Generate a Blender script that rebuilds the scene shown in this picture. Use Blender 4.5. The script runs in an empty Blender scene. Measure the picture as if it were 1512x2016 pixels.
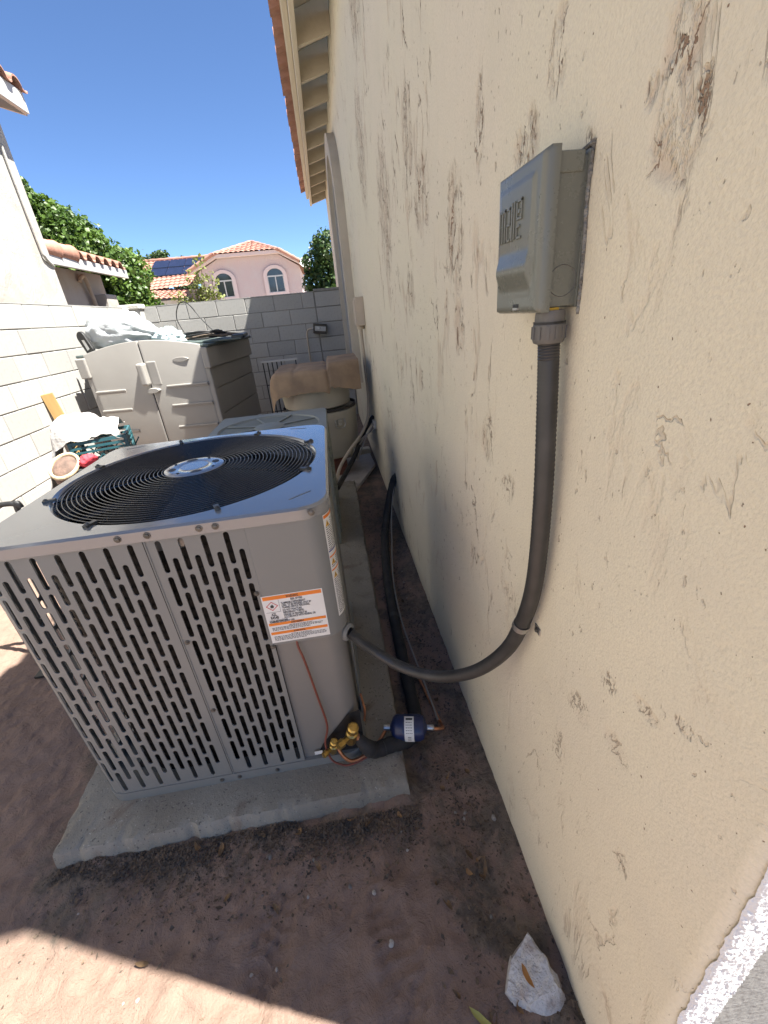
import bpy, bmesh, math, random
from mathutils import Vector, Matrix, noise as mn
R = math.radians
rnd = random.Random(7)
scn = bpy.context.scene
COL = scn.collection

# ------------------------------------------------------------------ camera, sky, sun, exposure
def cam_setup():
    yaw, pitch, roll = 0.0923195, -0.4501874, 0.0957648
    cy, sy = math.cos(yaw), math.sin(yaw)
    fwd = Vector((math.cos(pitch)*sy, math.cos(pitch)*cy, math.sin(pitch)))
    right = Vector((cy, -sy, 0)); down = fwd.cross(right)
    c, s = math.cos(roll), math.sin(roll)
    r2 = c*right + s*down; d2 = -s*right + c*down
    m = Matrix((( r2.x, -d2.x, -fwd.x, 0), (r2.y, -d2.y, -fwd.y, 0), (r2.z, -d2.z, -fwd.z, 1.5), (0, 0, 0, 1)))
    cd = bpy.data.cameras.new('camera'); co = bpy.data.objects.new('camera', cd); COL.objects.link(co)
    cd.sensor_fit = 'HORIZONTAL'; cd.sensor_width = 36; cd.lens = 818.57/1512*36
    cd.clip_start = 0.02; cd.clip_end = 900
    co.matrix_world = m; scn.camera = co
cam_setup()
SUN = Vector((0.9435, -0.3315, 0)).normalized()*math.cos(R(63.2)) + Vector((0, 0, math.sin(R(63.2))))
w = bpy.data.worlds.new('World'); scn.world = w; w.use_nodes = True
nt = w.node_tree; nt.nodes.clear()
sky = nt.nodes.new('ShaderNodeTexSky'); sky.sky_type = 'NISHITA'; sky.sun_disc = False
sky.sun_elevation = R(63.2); sky.sun_rotation = math.atan2(SUN.x, SUN.y)
sky.air_density = 0.85; sky.dust_density = 0.0; sky.ozone_density = 7.0; sky.altitude = 2500
bg = nt.nodes.new('ShaderNodeBackground'); bg.inputs[1].default_value = 0.066
wo = nt.nodes.new('ShaderNodeOutputWorld')
nt.links.new(sky.outputs[0], bg.inputs[0]); nt.links.new(bg.outputs[0], wo.inputs[0])
sl = bpy.data.lights.new('sun', 'SUN'); sl.energy = 5.0; sl.angle = R(0.53); sl.color = (1, .965, .89)
so = bpy.data.objects.new('sun', sl); COL.objects.link(so)
so.rotation_euler = SUN.to_track_quat('Z', 'Y').to_euler(); so.location = SUN*30
vs = scn.view_settings; vs.view_transform = 'Standard'; vs.look = 'None'; vs.gamma = 1; vs.exposure = 1.92
vs.use_curve_mapping = False
scn.render.engine = 'CYCLES'
scn.cycles.max_bounces = 7; scn.cycles.diffuse_bounces = 4; scn.cycles.glossy_bounces = 3

# ------------------------------------------------------------------ helpers
class MB:
    def __init__(s): s.v = []; s.f = []
    def add(s, vs, fs):
        o = len(s.v); s.v += [tuple(p) for p in vs]; s.f += [tuple(i+o for i in f) for f in fs]; return s
    def box(s, x0, x1, y0, y1, z0, z1, m=None):
        p = [Vector(q) for q in ((x0,y0,z0),(x1,y0,z0),(x1,y1,z0),(x0,y1,z0),(x0,y0,z1),(x1,y0,z1),(x1,y1,z1),(x0,y1,z1))]
        if m is not None: p = [m @ q for q in p]
        return s.add(p, [(0,3,2,1),(4,5,6,7),(0,1,5,4),(1,2,6,5),(2,3,7,6),(3,0,4,7)])
    def quad(s, *p): return s.add(p, [tuple(range(len(p)))])
    def tube(s, path, r, n=10, cap=True, closed=False):
        path = [Vector(p) for p in path]; N = len(path)
        rr = r if isinstance(r, (list, tuple)) else [r]*N
        t = []
        for i in range(N):
            a = path[(i-1) % N] if closed or i > 0 else path[i]; b = path[(i+1) % N] if closed or i < N-1 else path[i]
            d = (b-a); t.append(d.normalized() if d.length > 1e-9 else Vector((0,0,1)))
        u = t[0].orthogonal().normalized(); vs = []
        for i in range(N):
            u = (u - t[i]*u.dot(t[i])); u = u.normalized() if u.length > 1e-6 else t[i].orthogonal().normalized()
            b = t[i].cross(u)
            for k in range(n):
                a = 2*math.pi*k/n; vs.append(path[i] + (u*math.cos(a) + b*math.sin(a))*rr[i])
        fs = []
        for i in range(N if closed else N-1):
            j = (i+1) % N
            for k in range(n): fs.append((i*n+k, i*n+(k+1) % n, j*n+(k+1) % n, j*n+k))
        if cap and not closed: fs.append(tuple(range(n-1, -1, -1))); fs.append(tuple((N-1)*n+k for k in range(n)))
        return s.add(vs, fs)
    def lathe(s, prof, c=(0,0,0), axis='Z', n=24, a0=0, a1=2*math.pi, m=None):
        full = abs(a1-a0-2*math.pi) < 1e-6; K = n if full else n+1; vs = []
        for (r, h) in prof:
            for k in range(K):
                a = a0+(a1-a0)*k/n
                p = Vector((r*math.cos(a), r*math.sin(a), h))
                if axis == 'X': p = Vector((p.z, p.x, p.y))
                if axis == 'Y': p = Vector((p.x, p.z, p.y))
                if m is not None: p = m @ p
                vs.append(p+Vector(c))
        fs = []
        for i in range(len(prof)-1):
            for k in range(n if full else n):
                k2 = (k+1) % K if full else k+1
                fs.append((i*K+k, i*K+k2, (i+1)*K+k2, (i+1)*K+k))
        return s.add(vs, fs)
    def grid(s, fn, nu, nv, closed_u=False):
        vs = [fn(i/nu, j/nv) for j in range(nv+1) for i in range(nu+1)]
        fs = [(j*(nu+1)+i, j*(nu+1)+i+1, (j+1)*(nu+1)+i+1, (j+1)*(nu+1)+i) for j in range(nv) for i in range(nu)]
        return s.add(vs, fs)
    def mesh(s, name='m', smooth=None, bevel=0, seg=2):
        me = bpy.data.meshes.new(name); me.from_pydata(s.v, [], s.f)
        bm = bmesh.new(); bm.from_mesh(me)
        if bevel:
            bmesh.ops.remove_doubles(bm, verts=bm.verts, dist=1e-6)
            es = [e for e in bm.edges if len(e.link_faces) == 2 and e.calc_face_angle(0) > 0.5]
            bmesh.ops.bevel(bm, geom=es, offset=bevel, segments=seg, affect='EDGES', profile=.5, clamp_overlap=True)
        bmesh.ops.recalc_face_normals(bm, faces=bm.faces)
        bm.to_mesh(me); bm.free()
        if smooth is not None:
            for p in me.polygons: p.use_smooth = True
            if smooth < 180: me.set_sharp_from_angle(angle=R(smooth))
        return me
def link(name, me, mat=None, parent=None, loc=None, rot=None):
    o = bpy.data.objects.new(name, me); COL.objects.link(o)
    if mat is not None and me is not None and not me.materials: me.materials.append(mat)
    if parent is not None: o.parent = parent
    if loc is not None: o.location = loc
    if rot is not None: o.rotation_euler = rot
    return o
def obj(name, mb, mat, parent=None, smooth=None, bevel=0, seg=2, loc=None, rot=None):
    return link(name, mb.mesh(name, smooth, bevel, seg), mat, parent, loc, rot)
def tag(o, label=None, cat=None, group=None, kind=None):
    if label: o['label'] = label
    if cat: o['category'] = cat
    if group: o['group'] = group
    if kind: o['kind'] = kind
    return o
def thing(name, label, cat, loc=(0,0,0), rz=0, group=None):
    o = bpy.data.objects.new(name, None); COL.objects.link(o); o.location = loc; o.rotation_euler = (0,0,rz)
    o.empty_display_size = .1
    return tag(o, label, cat, group)
def bez(pts, n=8):
    P = [Vector(p) for p in pts]; out = []
    for i in range(len(P)-1):
        p0 = P[max(i-1,0)]; p1 = P[i]; p2 = P[i+1]; p3 = P[min(i+2, len(P)-1)]
        for k in range(n):
            t = k/n
            out.append(.5*((2*p1)+(p2-p0)*t+(2*p0-5*p1+4*p2-p3)*t*t+(3*p1-p0-3*p2+p3)*t**3))
    out.append(P[-1]); return out
def nz(p, sc=1, oct=3): return mn.fractal(Vector(p)*sc, 1.0, 2.0, oct)

def mat(name, c1, c2=None, scale=5, rough=.7, metal=0, bump=0, bscale=60, bdist=.01, spec=.5, coat=0, rand=0, detail=5, stretch=(1,1,1), lo=.35, hi=.65, trans=0):
    m = bpy.data.materials.new(name); m.use_nodes = True; t = m.node_tree; N = t.nodes; L = t.links
    b = N['Principled BSDF']
    b.inputs['Roughness'].default_value = rough; b.inputs['Metallic'].default_value = metal
    b.inputs['Specular IOR Level'].default_value = spec; b.inputs['Coat Weight'].default_value = coat
    b.inputs['Base Color'].default_value = (*c1, 1)
    tc = N.new('ShaderNodeTexCoord'); mp = N.new('ShaderNodeMapping'); mp.inputs['Scale'].default_value = stretch
    L.new(tc.outputs['Object'], mp.inputs[0])
    if c2 is not None or rand:
        nzt = N.new('ShaderNodeTexNoise'); nzt.inputs['Scale'].default_value = scale; nzt.inputs['Detail'].default_value = detail
        L.new(mp.outputs[0], nzt.inputs[0])
        rp = N.new('ShaderNodeMapRange'); rp.inputs[1].default_value = lo; rp.inputs[2].default_value = hi
        L.new(nzt.outputs[0], rp.inputs[0])
        mx = N.new('ShaderNodeMix'); mx.data_type = 'RGBA'
        mx.inputs[6].default_value = (*c1, 1); mx.inputs[7].default_value = (*(c2 or c1), 1)
        L.new(rp.outputs[0], mx.inputs[0]); out = mx.outputs[2]
        if rand:
            oi = N.new('ShaderNodeObjectInfo'); h = N.new('ShaderNodeHueSaturation')
            r2 = N.new('ShaderNodeMapRange'); r2.inputs[3].default_value = 1-rand; r2.inputs[4].default_value = 1+rand
            L.new(oi.outputs['Random'], r2.inputs[0]); L.new(r2.outputs[0], h.inputs['Value']); L.new(out, h.inputs['Color']); out = h.outputs[0]
        L.new(out, b.inputs['Base Color'])
    if bump:
        n2 = N.new('ShaderNodeTexNoise'); n2.inputs['Scale'].default_value = bscale; n2.inputs['Detail'].default_value = 4
        L.new(mp.outputs[0], n2.inputs[0])
        bp = N.new('ShaderNodeBump'); bp.inputs['Strength'].default_value = bump; bp.inputs['Distance'].default_value = bdist
        L.new(n2.outputs[0], bp.inputs['Height']); L.new(bp.outputs[0], b.inputs['Normal'])
    if trans:
        b.inputs['Transmission Weight'].default_value = 0
        tr = N.new('ShaderNodeBsdfTranslucent'); ms = N.new('ShaderNodeMixShader'); ms.inputs[0].default_value = trans
        tr.inputs[0].default_value = (*c1, 1)
        if c2 is not None: L.new(out, tr.inputs[0])
        L.new(b.outputs[0], ms.inputs[1]); L.new(tr.outputs[0], ms.inputs[2]); L.new(ms.outputs[0], N['Material Output'].inputs[0])
    return m

class G:   # small node-graph helper
    def __init__(s, m): s.t = m.node_tree; s.N = s.t.nodes; s.L = s.t.links
    def n(s, ty, **k):
        x = s.N.new(ty)
        for a, b in k.items(): setattr(x, a, b)
        return x
    def put(s, inp, v):
        if hasattr(v, 'bl_idname') or hasattr(v, 'is_linked') and not isinstance(v, (int, float)): s.L.new(v, inp)
        else: inp.default_value = v
    def noise(s, vec, sc, det=4, rough=.5, dist=0):
        x = s.n('ShaderNodeTexNoise'); s.L.new(vec, x.inputs['Vector'])
        x.inputs['Scale'].default_value = sc; x.inputs['Detail'].default_value = det; x.inputs['Roughness'].default_value = rough; x.inputs['Distortion'].default_value = dist
        return x.outputs[0]
    def ramp(s, v, a, b, c=0, d=1):
        x = s.n('ShaderNodeMapRange', interpolation_type='SMOOTHSTEP'); s.L.new(v, x.inputs[0])
        for i, q in enumerate((a, b, c, d)): x.inputs[i+1].default_value = q
        return x.outputs[0]
    def math(s, op, a, b=None):
        x = s.n('ShaderNodeMath', operation=op); s.put(x.inputs[0], a)
        if b is not None: s.put(x.inputs[1], b)
        return x.outputs[0]
    def mix(s, f, a, b):
        x = s.n('ShaderNodeMix', data_type='RGBA'); s.put(x.inputs[0], f)
        for i, q in ((6, a), (7, b)):
            if isinstance(q, tuple): x.inputs[i].default_value = (*q, 1)
            else: s.L.new(q, x.inputs[i])
        return x.outputs[2]
    def mapv(s, vec, scale=(1,1,1), loc=(0,0,0), rot=(0,0,0)):
        x = s.n('ShaderNodeMapping'); s.L.new(vec, x.inputs[0])
        x.inputs['Scale'].default_value = scale; x.inputs['Location'].default_value = loc; x.inputs['Rotation'].default_value = rot
        return x.outputs[0]
    def bump(s, h, st, dist, nrm=None):
        x = s.n('ShaderNodeBump'); x.inputs['Strength'].default_value = st; x.inputs['Distance'].default_value = dist
        s.L.new(h, x.inputs['Height'])
        if nrm is not None: s.L.new(nrm, x.inputs['Normal'])
        return x.outputs[0]

def stucco_pitted():
    m = bpy.data.materials.new('pitted_stucco'); m.use_nodes = True; g = G(m); b = g.N['Principled BSDF']
    oc = g.n('ShaderNodeTexCoord').outputs['Object']
    base = g.mix(g.ramp(g.noise(oc, 1.1, 3), .4, .6), (.745,.69,.53), (.745,.675,.54))
    base = g.mix(g.ramp(g.noise(oc, 3.7, 5), .45, .75), base, (.70,.645,.505))
    sy0 = g.n('ShaderNodeSeparateXYZ'); g.L.new(oc, sy0.inputs[0])
    # trowel-skip pits: long ragged tears, clustered
    w1 = g.mapv(oc, (1, 1, .42), rot=(R(16), 0, 0))
    cl = g.ramp(g.noise(g.mapv(oc, loc=(3,1.7,.6)), 2.1, 2), .44, .60)
    ridg = g.math('ABSOLUTE', g.math('SUBTRACT', g.noise(w1, 7.0, 5, .62, .6), .5))
    tears = g.math('MULTIPLY', g.ramp(ridg, .003, .014, 1, 0), g.ramp(g.noise(w1, 13, 3), .53, .60))
    cl = g.math('MULTIPLY', cl, g.ramp(sy0.outputs[1], .70-5.5, 1.3-5.5, .30, 1))
    tears = g.math('MULTIPLY', tears, cl)
    sc2 = g.ramp(g.noise(g.mapv(oc, loc=(9,4,2)), 3.0, 3), .42, .6)
    specks = g.math('MULTIPLY', g.ramp(g.noise(g.mapv(oc, (1, 1, .6)), 60, 3, .6), .65, .70), g.math('MULTIPLY', sc2, g.ramp(sy0.outputs[1], .6-5.5, 1.2-5.5, .5, 1)))
    dots = g.ramp(g.noise(g.mapv(oc, (1,1,.7)), 140, 2), .735, .76)
    # worn patches where the float coat tore: centre and half-size on the wall face (metres along, up)
    wob = g.math('MULTIPLY', g.math('SUBTRACT', g.noise(oc, 14, 4), .5), 1.1)
    patch = None
    for (py, pz, ry, rz) in ((.51,1.70,.034,.07),(.492,1.63,.042,.045),(.66,1.66,.02,.03),(.36,.96,.03,.015),(.33,.62,.02,.03),(.30,1.0,.02,.012),(.47,1.645,.016,.035),(.545,1.685,.014,.02),(.765,1.80,.028,.06),(.86,1.73,.05,.05),(1.09,1.83,.03,.10),(1.85,2.03,.10,.20),(1.65,1.83,.13,.12),(1.28,1.66,.09,.16),(1.92,1.55,.09,.10),(1.24,1.44,.06,.08),(1.0,1.18,.06,.07),(.86,1.10,.04,.04),(2.5,1.95,.22,.3),(.50,.80,.040,.035),(.40,.83,.035,.025),(.54,.62,.03,.06),(.80,.82,.06,.04),(.44,.93,.03,.02),(3.3,2.4,.25,.35),(3.0,3.0,.3,.3)):
        mv = g.mapv(oc, (0, 1/ry, 1/rz), (0, -(py-5.5)/ry, -pz/rz)); ln_ = g.n('ShaderNodeVectorMath', operation='LENGTH'); g.L.new(mv, ln_.inputs[0])
        patch = ln_.outputs['Value'] if patch is None else g.math('MINIMUM', patch, ln_.outputs['Value'])
    patch = g.ramp(g.math('ADD', patch, wob), .5, 1.1, 1, 0)
    w2 = g.mapv(oc, (1, 1, .5), rot=(R(-22), 0, 0))
    rid2 = g.math('ABSOLUTE', g.math('SUBTRACT', g.noise(w2, 17, 5, .6, .5), .5))
    t2 = g.math('MULTIPLY', g.math('MULTIPLY', g.ramp(rid2, .004, .020, 1, 0), g.ramp(g.noise(w2, 26, 3), .36, .46)), g.math('MULTIPLY', patch, g.ramp(sy0.outputs[2], .75, 1.35, .45, 1)))
    t2 = g.math('MAXIMUM', t2, g.math('MULTIPLY', g.math('MULTIPLY', g.ramp(g.noise(g.mapv(oc,(1,1,.5)), 130, 3, .6), .60, .67), patch), .40))
    pits = g.math('MAXIMUM', g.math('MAXIMUM', tears, t2), g.math('MAXIMUM', g.math('MULTIPLY', specks, .75), dots))
    halo = g.math('MAXIMUM', g.math('MULTIPLY', g.math('MULTIPLY', patch, g.ramp(sy0.outputs[2], .85, 1.4, .25, 1)), g.ramp(g.noise(w2, 22, 5, .65), .44, .58, 0, 1)), g.math('MULTIPLY', g.ramp(ridg, .0, .06, 1, 0), g.math('MULTIPLY', cl, g.ramp(g.noise(w1, 11, 3), .50, .60))))
    base = g.mix(g.ramp(g.noise(oc, 210, 3), .35, .7), base, (.69,.635,.495)); col = g.mix(g.math('MULTIPLY', halo, .42), base, (.50,.365,.26))
    col = g.mix(g.math('MULTIPLY', pits, .92), col, (.27,.175,.11))
    g.L.new(col, b.inputs['Base Color']); b.inputs['Roughness'].default_value = .88; b.inputs['Specular IOR Level'].default_value = .3
    h1 = g.math('SUBTRACT', g.math('MULTIPLY', g.noise(oc, 5, 3), .9), g.math('MULTIPLY', g.math('MAXIMUM', pits, g.math('MULTIPLY', halo, .6)), .9))
    nr = g.bump(h1, .75, .012); nr = g.bump(g.noise(oc, 240, 4), .45, .002, nr); nr = g.bump(g.noise(oc, 60, 5, .6), .28, .006, nr)
    g.L.new(nr, b.inputs['Normal']); return m
def stucco_plain(name, c1, c2, bsc=90, bs=.5):
    m = bpy.data.materials.new(name); m.use_nodes = True; g = G(m); b = g.N['Principled BSDF']
    oc = g.n('ShaderNodeTexCoord').outputs['Object']
    col = g.mix(g.ramp(g.noise(oc, 2.2, 5, .6, .4), .4, .68), c1, c2)
    g.L.new(col, b.inputs['Base Color']); b.inputs['Roughness'].default_value = .9
    nr = g.bump(g.noise(g.mapv(oc, (1,1,.6)), 5, 5, .6, .8), .5, .03); nr = g.bump(g.noise(oc, bsc, 3), bs, .004, nr)
    g.L.new(nr, b.inputs['Normal']); return m
def dirt():
    m = bpy.data.materials.new('dirt'); m.use_nodes = True; g = G(m); b = g.N['Principled BSDF']
    tc = g.n('ShaderNodeTexCoord'); oc = tc.outputs['Object']
    red = g.mix(g.ramp(g.noise(oc, 2.3, 5), .35, .65), (.285,.197,.152), (.25,.174,.136))
    red = g.mix(g.ramp(g.noise(oc, 38, 5, .65), .45, .85), red, (.21,.145,.115))
    # damp grey-green silt near the slab: follows its own drifts
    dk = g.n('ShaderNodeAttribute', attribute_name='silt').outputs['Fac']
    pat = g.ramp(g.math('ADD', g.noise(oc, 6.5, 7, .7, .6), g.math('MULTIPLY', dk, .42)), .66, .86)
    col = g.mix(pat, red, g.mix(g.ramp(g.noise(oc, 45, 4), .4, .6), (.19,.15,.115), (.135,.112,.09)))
    grav = g.n('ShaderNodeTexVoronoi'); g.L.new(oc, grav.inputs['Vector']); grav.inputs['Scale'].default_value = 170
    gm = g.math('MULTIPLY', g.ramp(g.noise(oc, 9, 3), .5, .66), g.ramp(grav.outputs['Distance'], .12, .34, 1, 0))
    gc = g.n('ShaderNodeRGBToBW'); g.L.new(grav.outputs['Color'], gc.inputs[0])
    col = g.mix(g.math('MULTIPLY', gm, .6), col, g.mix(gc.outputs[0], (.07,.055,.05), (.26,.22,.19)))
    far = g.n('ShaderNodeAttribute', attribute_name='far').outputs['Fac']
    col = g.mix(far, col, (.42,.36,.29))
    g.L.new(col, b.inputs['Base Color']); b.inputs['Roughness'].default_value = .95; b.inputs['Specular IOR Level'].default_value = .2
    nr = g.bump(g.noise(oc, 16, 7, .7, .9), .8, .02); nr = g.bump(g.noise(oc, 130, 5, .7), .9, .004, nr)
    nr = g.bump(gm, .35, .004, nr)
    g.L.new(nr, b.inputs['Normal']); return m
def concrete():
    m = bpy.data.materials.new('concrete'); m.use_nodes = True; g = G(m); b = g.N['Principled BSDF']
    oc = g.n('ShaderNodeTexCoord').outputs['Object']
    col = g.mix(g.ramp(g.noise(oc, 2.5, 5), .35, .65), (.225,.20,.16), (.29,.268,.222))
    col = g.mix(g.ramp(g.noise(oc, 5, 6, .6, .6), .55, .72), col, (.175,.125,.095))
    col = g.mix(g.ramp(g.noise(oc, 110, 3), .62, .70), col, (.11,.10,.085)); col = g.mix(g.ramp(g.noise(g.mapv(oc, loc=(4,4,4)), 140, 3), .66, .72), col, (.42,.40,.35)); col = g.mix(g.ramp(g.noise(oc, 1.7, 5), .42, .62, 0, .5), col, (.175,.165,.14))
    g.L.new(col, b.inputs['Base Color']); b.inputs['Roughness'].default_value = .9
    nr = g.bump(g.noise(oc, 26, 7, .7), .6, .010); nr = g.bump(g.noise(oc, 220, 3), .6, .002, nr)
    g.L.new(nr, b.inputs['Normal']); return m
def sheet(name, c, rough=.32, streak=.06, bump=.03, spec=.5, coat=0):
    m = bpy.data.materials.new(name); m.use_nodes = True; g = G(m); b = g.N['Principled BSDF']
    oc = g.n('ShaderNodeTexCoord').outputs['Object']
    f = g.ramp(g.noise(oc, 4, 6, .65, .5), .45, .8)
    col = g.mix(f, c, tuple(min(1, q*1.07+.004) for q in c)); col = g.mix(g.ramp(g.noise(oc, 90, 4), .70, .85), col, tuple(q*.88 for q in c))
    g.L.new(col, b.inputs['Base Color'])
    g.L.new(g.ramp(g.noise(oc, 11, 6, .7), .3, .75, rough, rough+.10), b.inputs['Roughness']); b.inputs['Specular IOR Level'].default_value = spec
    b.inputs['Coat Weight'].default_value = coat; b.inputs['Coat Roughness'].default_value = .12
    g.L.new(g.bump(g.noise(oc, 3.5, 2), bump, .02), b.inputs['Normal']); return m

M = {}
M['stucco'] = stucco_pitted()
M['stucco_trim'] = stucco_plain('trim_stucco', (.50,.45,.37), (.43,.38,.31))
M['white_stucco'] = stucco_plain('rough_white_stucco', (.62,.60,.55), (.55,.52,.46), 60, .9)
M['n_stucco'] = stucco_plain('neighbour_stucco', (.41,.40,.37), (.37,.335,.295), 40)
M['pink'] = stucco_plain('pink_stucco', (.46,.365,.355), (.455,.38,.37), 30, .2)
M['pinktrim'] = stucco_plain('pink_trim', (.56,.45,.435), (.55,.46,.44), 30, .2)
M['dirt'] = dirt(); M['concrete'] = concrete()
M['block'] = mat('painted_block', (.40,.392,.37), (.345,.332,.312), 40, .9, bump=.9, bscale=150, bdist=.004, rand=.07, lo=.5, hi=.8)
M['mortar'] = mat('mortar', (.30,.29,.265), (.24,.23,.21), 20, .95, bump=.5, bscale=120)
M['wood_paint'] = mat('painted_fascia', (.66,.59,.45), (.60,.53,.40), 6, .6, bump=.25, bscale=40, stretch=(1,.1,1))
M['soffit'] = mat('painted_soffit', (.58,.52,.40), (.52,.46,.355), 5, .75, bump=.2, bscale=30)
M['tile'] = mat('clay_tile', (.33,.155,.105), (.43,.24,.175), 7, .85, bump=.3, bscale=60, rand=.18)
M['tile_far'] = mat('far_clay_tile', (.38,.205,.15), (.29,.135,.10), 2.2, .85, rand=.05)
M['ac'] = sheet('grey_enamel', (.196,.200,.188), .38)
M['ac_lid'] = sheet('lid_enamel', (.205,.212,.212), .13, bump=.012, spec=1.0, coat=1.0)
M['ac_low'] = sheet('service_panel_enamel', (.20,.19,.17), .4)
M['old'] = sheet('weathered_grey_green', (.25,.27,.25), .45)
M['old_dark'] = sheet('weathered_grille', (.20,.215,.185), .55)
M['black_wire'] = mat('black_coated_wire', (.020,.021,.024), None, rough=.26, spec=.8, bump=.05, bscale=90)
M['black'] = mat('black_plastic', (.012,.012,.013), (.022,.022,.022), 20, .5, bump=.1)
M['blade'] = mat('fan_blade', (.03,.035,.042), (.045,.05,.06), 8, .45)
M['hub'] = sheet('hub_plate', (.20,.23,.28), .14, spec=1.0, coat=1.0)  # blue in the base colour stands for reflected sky
M['coil'] = mat('coil_fin', (.010,.010,.010), (.045,.042,.038), 60, .5, metal=.4, bump=.8, bscale=160, bdist=.004, stretch=(1,1,.25), lo=.52, hi=.8)
M['screw'] = mat('screw', (.16,.155,.145), (.08,.08,.075), 60, .4, metal=.7)
M['white_label'] = mat('label_paper', (.74,.74,.70), (.68,.67,.63), 14, .5, bump=.05, bscale=30)
M['orange'] = mat('label_orange', (.80,.22,.018), (.75,.20,.02), 20, .5)
M['ink'] = mat('ink', (.035,.035,.04), (.05,.05,.05), 40, .6)
M['blue_ink'] = mat('blue_ink', (.05,.06,.25), None, rough=.6)
M['red_ink'] = mat('red_ink', (.55,.02,.02), None, rough=.6)
M['yellow_ink'] = mat('yellow_ink', (.70,.42,.04), (.6,.35,.04), 40, .6)
M['box'] = sheet('disconnect_enamel', (.15,.157,.13), .24, spec=.6)
M['caulk'] = mat('grey_caulk', (.30,.30,.28), (.16,.155,.14), 90, .85, bump=1, bscale=200, lo=.45, hi=.6)
M['hose'] = mat('flexible_conduit', (.032,.032,.031), (.05,.049,.047), 18, .42, spec=.5)
M['fitting'] = mat('grey_fitting', (.13,.125,.115), (.10,.10,.095), 20, .5)
M['zinc'] = mat('zinc', (.55,.55,.54), (.40,.40,.39), 50, .35, metal=.9)
M['brass'] = mat('brass', (.62,.42,.12), (.42,.27,.08), 60, .3, metal=.9, bump=.1)
M['copper'] = mat('copper', (.62,.28,.14), (.40,.19,.11), 40, .38, metal=.85)
M['drier'] = mat('blue_enamel', (.012,.022,.075), (.02,.03,.09), 14, .3)
M['foam'] = mat('black_pipe_foam', (.014,.014,.015), (.028,.027,.026), 14, .75, bump=.3, bscale=50)
M['brown_wire'] = mat('brown_cable', (.20,.055,.035), (.16,.045,.03), 30, .45)
M['white_wire'] = mat('white_cable', (.27,.25,.22), None, rough=.5, bump=.05)
M['rock'] = mat('white_stucco_chunk', (.56,.545,.53), (.34,.28,.245), 26, .95, bump=1, bscale=120, bdist=.008, lo=.48, hi=.72)
M['leaf_dry'] = mat('dry_leaf', (.24,.135,.055), (.13,.085,.05), 30, .7, bump=.4, bscale=80, rand=.45)
M['leaf_orange'] = mat('orange_leaf', (.46,.21,.05), (.34,.15,.04), 40, .6, bump=.3)
M['leaf_green'] = mat('yellow_green_leaf', (.40,.36,.09), (.32,.30,.08), 30, .6, bump=.3)
M['litter'] = mat('leaf_litter', (.15,.105,.07), (.06,.052,.045), 25, .9)
M['pebble'] = mat('pebble', (.35,.33,.30), (.22,.19,.17), 25, .9, bump=.4, rand=.5)
M['shed'] = mat('shed_resin', (.325,.31,.287), (.305,.29,.266), 3, .55, bump=.12, bscale=3, bdist=.03)
M['shed_lid'] = mat('shed_lid_green', (.10,.13,.12), (.07,.09,.085), 5, .5, bump=.2)
M['shed_dark'] = mat('shed_lid_edge', (.025,.032,.032), (.04,.045,.045), 5, .45)
M['bag'] = mat('white_bag', (.48,.50,.51), (.41,.445,.455), 6, .38, bump=.35, bscale=22, bdist=.02, trans=.12)
M['bag2'] = mat('pale_blue_bag', (.60,.72,.74), (.55,.66,.68), 8, .35, bump=.4, bscale=25, bdist=.02, trans=.2)
M['cloth'] = mat('white_cloth', (.44,.432,.42), (.32,.30,.275), 8, .9, bump=.4, bscale=35, bdist=.02)
M['crate'] = mat('teal_crate', (.035,.125,.145), (.03,.10,.12), 9, .4)
M['crate_black'] = mat('black_crate', (.025,.028,.03), (.04,.042,.04), 9, .5)
M['lumber'] = mat('pine_lumber', (.46,.30,.11), (.38,.235,.085), 4, .65, bump=.2, bscale=30, stretch=(6,6,.5))
M['basket'] = mat('brown_cushion', (.20,.13,.10), (.11,.075,.06), 14, .9, bump=.5, bscale=40)
M['rim'] = mat('straw_rim', (.60,.47,.30), (.50,.38,.24), 30, .8, bump=.4)
M['red'] = mat('red_cloth', (.70,.06,.08), (.60,.05,.07), 20, .8, bump=.4, bscale=40)
M['drum'] = mat('cream_drum', (.50,.455,.36), (.45,.41,.325), 5, .35, bump=.06, bscale=6)
M['drum_dark'] = mat('drum_seam', (.03,.026,.022), (.06,.05,.04), 12, .7)
M['cardboard'] = mat('cardboard', (.36,.25,.155), (.25,.175,.115), 7, .85, bump=.5, bscale=16, stretch=(1,1,1))
M['brick'] = mat('red_brick', (.28,.12,.085), (.20,.085,.065), 20, .9, bump=.6, bscale=80)
M['slab'] = mat('weathered_board', (.50,.46,.42), (.40,.36,.32), 9, .9, bump=.4, bscale=40)
M['pvc'] = mat('painted_pipe', (.50,.42,.33), (.44,.37,.29), 8, .55)
M['glass'] = mat('window_glass', (.03,.04,.042), (.05,.06,.06), 1, .08, spec=.8)
M['frame'] = mat('window_frame', (.45,.445,.43), None, rough=.5, bump=.02)
M['solar'] = mat('solar_cell', (.012,.016,.035), (.016,.02,.045), 3, .2, spec=.6)
M['leafA'] = mat('ficus_leaf', (.12,.20,.03), (.055,.105,.015), 1.3, .45, trans=.28, detail=6, lo=.4, hi=.62)
M['leafB'] = mat('tree_leaf', (.07,.125,.028), (.035,.07,.015), 1.5, .5, trans=.28)
M['leafC'] = mat('shrub_leaf', (.25,.27,.07), (.16,.20,.05), 3, .55, trans=.3)
M['bark'] = mat('bark', (.16,.12,.09), (.09,.07,.055), 8, .95, bump=.8, bscale=25, stretch=(1,1,.3))
M['light_dark'] = mat('bronze_lamp', (.045,.035,.025), (.06,.05,.035), 20, .5)
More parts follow.
